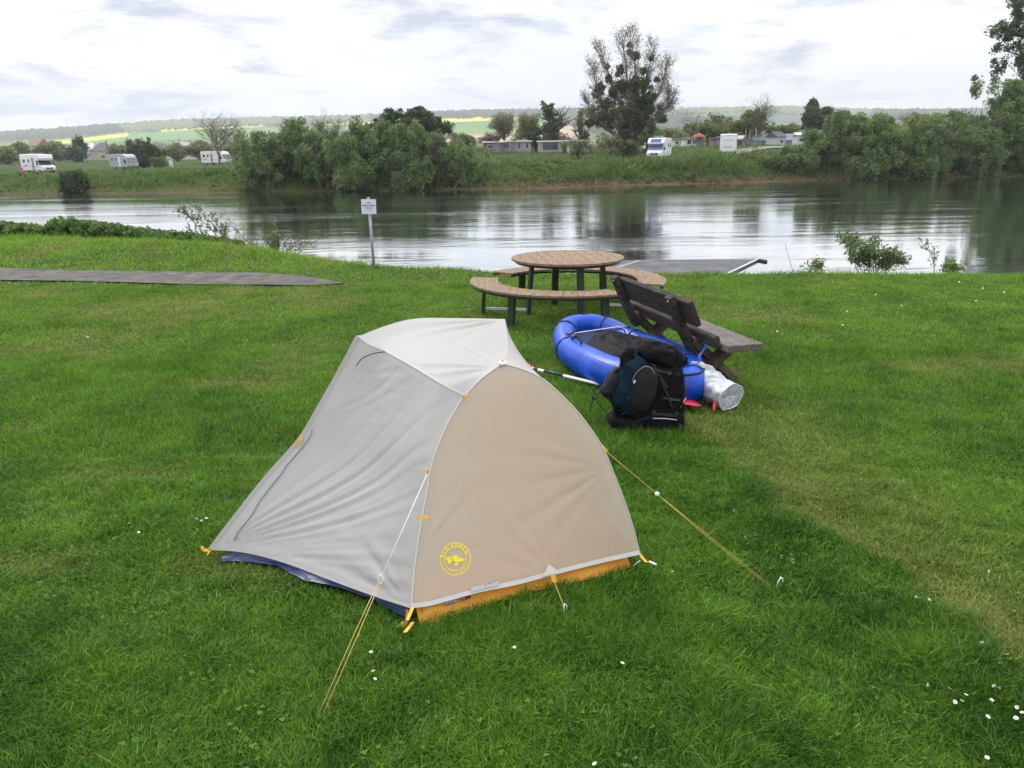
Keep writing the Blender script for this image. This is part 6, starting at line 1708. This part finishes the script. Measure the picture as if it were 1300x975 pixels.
Y = 14.8; b = bushpos(1105, Y)
st_ = []; rg = np.random.default_rng(5)
for (bx2, tx, ty) in ((1090, 1066, 302), (1092, 1080, 306), (1098, 1088, 304), (1104, 1100, 318), (1108, 1111, 308), (1112, 1121, 320), (1118, 1131, 322), (1122, 1140, 328), (1100, 1072, 325), (1115, 1146, 334), (1105, 1095, 326), (1110, 1126, 332)):
    m_ = ((bx2 + tx) / 2 + rg.normal() * 2, (345 + ty) / 2 - 4); st_.append([local(bx2, 352, Y, b), local(*m_, Y, b) + Vector((0, rg.normal() * .1, 0)), local(tx, ty, Y, b) + Vector((0, rg.normal() * .2, 0))])
sprig('willow_sapling', 'bushy green willow saplings at the lawn edge above the river on the right', 'shrub', b, st_, leafmat('sapling leaves', (.09, .15, .045), (.21, .28, .11)), 5, .034, 16, .13, br=4)
b = bushpos(1183, 13.9); Y = 13.9
sprig('thin_sapling', 'thin forked sapling with few leaves at the lawn edge on the far right', 'sapling', b, [[local(1186, 350, Y, b), local(1185, 332, Y, b), local(1179, 318, Y, b), local(1170, 309, Y, b)], [local(1185, 335, Y, b), local(1187, 322, Y, b)]], M_OLIVE, 6, .03, 7, .06, br=1)
b = bushpos(1205, 13.7)
sprig('low_weed', 'low leafy weeds at the lawn edge right of the thin sapling', 'weed', b, [[local(x, 350, 13.7, b), local(x + 2, y, 13.7, b)] for x, y in ((1196, 338), (1204, 342), (1211, 337), (1214, 341))], M_FRESH, 7, .035, 12, .07)
b = bushpos(1006, 14.3)
sprig('bare_stalk', 'single thin bare stalk leaning at the lawn edge left of the willow saplings', 'stalk', b, [[local(1007, 346, 14.3, b), local(1001, 325, 14.3, b), local(997, 309, 14.3, b)]], M_OLIVE, 8, .012, 1, .02, .005, br=0)
b = bushpos(1036, 14.2)
sprig('low_weed', 'low leafy weed tuft at the lawn edge left of the willow saplings', 'weed', b, [[local(x, 348, 14.2, b), local(x, y, 14.2, b)] for x, y in ((1030, 338), (1037, 334), (1043, 337))], M_FRESH, 17, .035, 12, .07)
Y = 18.4; b = bushpos(270, Y)
st_ = [[local(292, 312, Y, b), local(275, 290, Y, b), local(255, 270, Y, b), local(246, 262, Y, b)], [local(290, 312, Y, b), local(280, 292, Y, b), local(268, 275, Y, b)], [local(286, 312, Y, b), local(262, 285, Y, b), local(240, 274, Y, b), local(224, 268, Y, b)], [local(283, 312, Y, b), local(286, 298, Y, b), local(287, 290, Y, b)], [local(270, 312, Y, b), local(247, 300, Y, b), local(240, 292, Y, b)], [local(268, 310, Y, b), local(250, 287, Y, b), local(231, 266, Y, b)]]
sprig('branching_shrub', 'loose shrub with long arching leafy shoots over the water on the left bank', 'shrub', b, st_, leafmat('young shoots', (.12, .15, .07), (.24, .27, .14)), 9, .045, 7, .11, .012, br=2)
Y = 17.6; b = bushpos(350, Y)
st_ = [[local(350, 324, Y, b), local(350, 300, Y, b), local(349, 284, Y, b)]]; rg = np.random.default_rng(19)
for i in range(14):
    tx = 350 + (i - 6.5) * 9.5 + rg.normal() * 3; ty = 300 + rg.random() * 16 - (8 if abs(i - 6.5) < 3 else 0)
    st_.append([local(352 + (i - 6.5) * 2.5, 326, Y, b), local((352 + tx) / 2 + rg.normal() * 3, (322 + ty) / 2, Y, b), local(tx, ty, Y, b)])
st_ += [[local(330, 322, Y, b), local(305, 298, Y, b), local(288, 281, Y, b)], [local(335, 322, Y, b), local(318, 308, Y, b), local(300, 300, Y, b)]]
sp_ = sprig('twiggy_shrub', 'twiggy half-bare shrub with a stubby mossy trunk on the left bank edge', 'shrub', b, st_, M_OLIVE, 10, .03, 5, .10, .009, br=3)
mb = MB(); mb.tube(catmull([local(349, 330, Y, b), local(350, 310, Y, b), local(348, 294, Y, b)], 5), [.10, .09, .08, .07, .08, .09, .08, .09, .08, .07, .05][:11], 8); mb.build('stump', mat('mossy bark', (.10, .075, .04), .9, .4, 14, .9, 30, col2=(.09, .12, .04)), sp_)
# nettle hedge along the crest
rg = np.random.default_rng(12); cen = []; 
for i in range(1500):
    px = rg.uniform(-130, 305); topy = np.interp(px, [-130, 0, 60, 75, 110, 150, 200, 250, 300], [290, 284, 288, 279, 281, 288, 295, 300, 309])
    boty = np.interp(px, [-130, 0, 110, 150, 200, 250, 300], [298, 297, 303, 306, 307, 309, 314]); Yh = np.interp(px, [-130, 0, 300], [22.5, 20.2, 18.0]) + rg.normal() * .28
    p = at(px, boty + (topy + 2 - boty) * rg.random() ** .7, Yh); cen.append((p.x, Yh, max(p.z, zl(p.x, Yh))))
v, q_, t = leaves(rg, np.array(cen), .13, 26, .07, 1.7, (0, 0, .3), .9)
o = npmesh('nettle_hedge', v, [q_], leafmat('nettle leaves', (.055, .115, .025), (.17, .27, .07), .4), False, None, {'tint': t}); o['kind'] = 'stuff'

# ------------------------------------------------------------------ grass blades of the near lawn
rg = np.random.default_rng(2)
def blades(Y0, Y1, n, hmean, wmean, segs, extra=0.0):
    Y = Y0 + (Y1 - Y0) * rg.random(n); half = .86 * Y + 2.0
    # weight by width: rejection
    keep = rg.random(n) < half / (.86 * Y1 + 2.0); Y = Y[keep]; half = half[keep]
    X = (rg.random(len(Y)) * 2 - 1) * half
    # gather blades into loose tufts
    X = X + .02 * rg.normal(size=len(X)); Y = Y + .02 * rg.normal(size=len(X))
    return X, Y
def build_grass(bands):
    Vs, Q4, T3, TI_, DR = [], [], [], [], []; off = 0
    tentpoly = [Ng + Vector((.01, .04, 0)), Rg + Vector((-.01, .03, 0)), A2, A1]
    bluep = [Vector(p) for p in bp_[::6]] + [Ng, A1, Vg + Vector((.1, .25, 0))]
    for (Y0, Y1, n, h0, w0, hi) in bands:
        X, Y = blades(Y0, Y1, n, h0, w0, 0)
        ok = ~inpoly(X, Y, [(p.x, p.y) for p in tentpoly]) & ~inpoly(X, Y, [(p.x, p.y) for p in bluep]) & ~inpoly(X + .5 * (fbm(X * 3, Y * 3, 3) - .5) + .06 * rg.normal(size=len(X)), Y + .8 * (fbm(X * 2 + 9, Y * 2, 3) - .5) + .08 * rg.normal(size=len(X)), [(p.x, p.y) for p in path_poly])
        dsh = Y - shoreY(X); ok &= dsh < 1.0
        X, Y, dsh = X[ok], Y[ok], dsh[ok]
        dry = dryness(X, Y); lush = lushness(X, Y); nl = fbm(X * 2.2 + 5, Y * 2.2 + 15, 4); fine = fbm(X * 9, Y * 9, 2)
        h = h0 * (.45 + .75 * nl + .5 * lush) * (1 - .50 * dry) * (.55 + .75 * rg.random(len(X))) * (.6 + .8 * fine)
        fringe = np.exp(-((dsh + .25) / .45) ** 2); h = h * (1 + 1.3 * fringe * rg.random(len(X)))
        bankl = sst(-X, 1.5, 4) * sst(Y, 14.6, 15.4); h = h * (1 + .6 * bankl)
        # beside the tent the mower and the foot do not reach: longer blades
        Z = zland(X, Y)
        # common lean from slow noise + individual scatter
        la = fbm(X * .9 + 60, Y * .9, 3) * 6 * PI; ls = .25 + .55 * fbm(X * 1.7, Y * 1.7 + 90, 3)
        dx_ = np.cos(la) * ls * .30 + rg.normal(size=len(X)) * .62; dy_ = np.sin(la) * ls * .30 + rg.normal(size=len(X)) * .62
        a = rg.random(len(X)) * PI; w_ = w0 * (.6 + .8 * rg.random(len(X))); wx, wy = np.cos(a) * w_ / 2, np.sin(a) * w_ / 2
        P = lambda k, ww: (np.stack([X + dx_ * h * k ** 1.7 - wx * ww, Y + dy_ * h * k ** 1.7 - wy * ww, Z - .004 + h * (k - .22 * k ** 3 * np.hypot(dx_, dy_))], -1), np.stack([X + dx_ * h * k ** 1.7 + wx * ww, Y + dy_ * h * k ** 1.7 + wy * ww, Z - .004 + h * (k - .22 * k ** 3 * np.hypot(dx_, dy_))], -1))
        tint = np.clip(.75 * rg.random(len(X)) ** 1.6 + .40 * (fbm(X * 6, Y * 6, 3) - .25) + .25 * nl - .10 * (1 - sst(Y, 2.4, 5.5)) + .12 * sst(Y, 5, 10) + .30 * bankl - .30 * lush, 0, 1); n_ = len(X)  # left bank tint raised: its lit slope and unmown grass both in the colour
        if hi:
            a0, b0 = P(0, 1); a1, b1 = P(.55, .85); a2, _b = P(1.0, 0)
            V = np.stack([a0, b0, a1, b1, a2], 1).reshape(-1, 3); i0 = np.arange(n_)[:, None] * 5 + off
            Q4.append(i0 + np.array([[0, 1, 3, 2]])); T3.append(i0 + np.array([[2, 3, 4]])); k_ = 5
        else:
            a0, b0 = P(0, 1); a2, _b = P(1.0, 0); V = np.stack([a0, b0, a2], 1).reshape(-1, 3)
            T3.append(np.arange(n_)[:, None] * 3 + off + np.array([[0, 1, 2]])); k_ = 3
        off += len(V); Vs.append(V); TI_.append(np.repeat(tint, k_)); DR.append(np.repeat(np.clip(dry * (.45 + 1.0 * rg.random(n_)) + (rg.random(n_) < .035) * .8, 0, 1), k_))
    return np.concatenate(Vs), [np.concatenate(Q4), np.concatenate(T3)], np.concatenate(TI_), np.concatenate(DR)
BANDS = [(1.5, 3.2, 560000, .058, .0034, True), (3.2, 5.2, 560000, .056, .0042, True), (5.2, 8.5, 480000, .055, .0065, False), (8.5, 13.2, 450000, .05, .0105, False), (13.2, 24, 420000, .06, .015, False)]
V, PL, TT, DD = build_grass(BANDS)
M_LAWN = grassmat('lawn grass', (.017, .075, .006), (.205, .41, .036), (.15, .19, .030), (.42, .40, .14), .35, .5)
o = npmesh('grass', V, PL, M_LAWN, False, None, {'tint': TT, 'dry': DD}); o['kind'] = 'stuff'
print('grass verts', len(V))

# clover and broad-leaved weeds in patches
rg = np.random.default_rng(91); n_ = 9000; Y = 1.9 + 7.5 * rg.random(n_) ** 1.2; X = (rg.random(n_) * 2 - 1) * (.86 * Y + .5)
pm = fbm(X * 1.6 + 21, Y * 1.6 + 4, 3); ok = (pm > .57) | (rg.random(n_) < .04); X, Y = X[ok], Y[ok]
ok = ~inpoly(X, Y, [(p.x, p.y) for p in [Ng, Rg, A2, A1]]) & ~inpoly(X, Y, [(p.x, p.y) for p in [Vector(p) for p in bp_[::6]] + [Ng, A1, Vg]]); X, Y = X[ok], Y[ok]; n_ = len(X)
vs = []; qs = []; tt = []
zz = zland(X, Y)
for i in range(n_):
    h_ = .024 + .022 * rg.random(); r_ = .0035 + .003 * rg.random(); a0 = rg.random() * 6; tz = rg.normal(size=2) * .25; t_ = rg.random()
    for k in range(3):
        a = a0 + k * 2.09; cx_, cy_ = math.cos(a) * r_ * 1.05, math.sin(a) * r_ * 1.05; b0 = len(vs)
        for j in range(6):
            u_, v_ = cx_ + r_ * math.cos(a + j * 1.047), cy_ + r_ * math.sin(a + j * 1.047)
            vs.append((X[i] + u_, Y[i] + v_, zz[i] + h_ + tz[0] * u_ + tz[1] * v_)); tt.append(t_)
        qs.append([b0 + j for j in range(6)])
o = npmesh('clover', np.array(vs), [np.array(qs)], leafmat('clover leaves', (.035, .11, .010), (.13, .26, .035), .35, .85), False, None, {'tint': np.array(tt)}); o['kind'] = 'stuff'

# daisies
M_PET = mat('daisy petals', (.78, .78, .78), .6, .04, 30); M_EYE = mat('daisy centre', (.70, .45, .03), .7, .1, 30)
def daisy_proto(seed):
    rg = np.random.default_rng(seed); mb = MB(); mb.m = 0
    n = 15
    for i in range(n):
        a = 2 * PI * i / n + rg.normal() * .06; c_, s_ = math.cos(a), math.sin(a); w_ = .0017; r1 = .0105 + rg.normal() * .0006; z1 = .003 + rg.normal() * .0012
        mb.add([(c_ * .002 + s_ * w_ * .5, s_ * .002 - c_ * w_ * .5, 0), (c_ * .007 + s_ * w_, s_ * .007 - c_ * w_, z1 * .6), (c_ * r1, s_ * r1, z1), (c_ * .007 - s_ * w_, s_ * .007 + c_ * w_, z1 * .6), (c_ * .002 - s_ * w_ * .5, s_ * .002 + c_ * w_ * .5, 0)], [(0, 1, 2, 3, 4)])
    mb.m = 1; mb.ball((0, 0, .0015), (.0036, .0036, .0024), nu=12, nv=8)
    mb.m = 2; mb.tube([(0, 0, 0), (.003, 0, -.03), (0, 0, -.06)], .0008, 4)
    o = mb.build('daisy', [M_PET, M_EYE, M_WIL]); return o
DAIS = [(250, 659), (256, 661), (262, 658), (251, 672), (471, 828), (474, 852), (476, 862), (1177, 869), (1205, 874), (1212, 891), (1221, 890), (1226, 882), (1262, 871), (1268, 874), (1259, 889), (1254, 910), (1291, 898), (1290, 912), (1298, 905), (1278, 831), (1247, 816), (1253, 962), (755, 970), (932, 648), (946, 682), (1163, 758), (1179, 761), (1256, 725), (1262, 708), (854, 726),
        (653, 822), (790, 842), (165, 664), (176, 676)]
DFAR = [(1099, 373), (1104, 374), (1112, 374), (1130, 353), (1143, 356), (1160, 379), (1175, 383), (1190, 372), (1205, 358), (1218, 358), (1230, 385), (1239, 382), (1275, 371), (1144, 388), (1096, 411), (1026, 367), (1248, 366), (1057, 358), (1070, 413), (1187, 407), (1199, 366), (622, 380), (634, 379), (597, 393), (684, 378), (111, 428), (116, 429), (140, 398), (108, 338), (597, 332), (987, 421), (1075, 395), (1246, 378), (1262, 376)]
prot = [daisy_proto(1), daisy_proto(2), daisy_proto(3)]; rg = np.random.default_rng(77)
for i, (x, y) in enumerate(DAIS + DFAR):
    o = prot[i] if i < 3 else prot[i % 3].copy()
    if i >= 3: COL.objects.link(o)
    far_ = i >= len(DAIS); p = gnd(x, y, .048)
    o.location = p; s = .78 + .2 * rg.random() if not far_ else 1.25 + .02 * p.y; o.scale = (s, s, s)
    o.rotation_euler = (rg.normal() * .55 + .35, rg.normal() * .55, rg.random() * 6)
    if far_: tag(o, 'tiny white daisy in the far part of the lawn', 'daisy', 'daisies in the far lawn')
    elif x > 1100: tag(o, 'white daisy in the lawn at the lower right', 'daisy', 'daisies at the lower right')
    elif x < 300: tag(o, 'white daisy beside the pointed corner of the tent', 'daisy', 'daisies beside the tent corner')
    elif x < 500: tag(o, 'white daisy right of the front guy line', 'daisy', 'daisies right of the front guy line')
    else: tag(o, 'white daisy in the lawn right of or below the tent', 'daisy', 'daisies near the orange hem')
SC.view_settings.exposure = 0.62
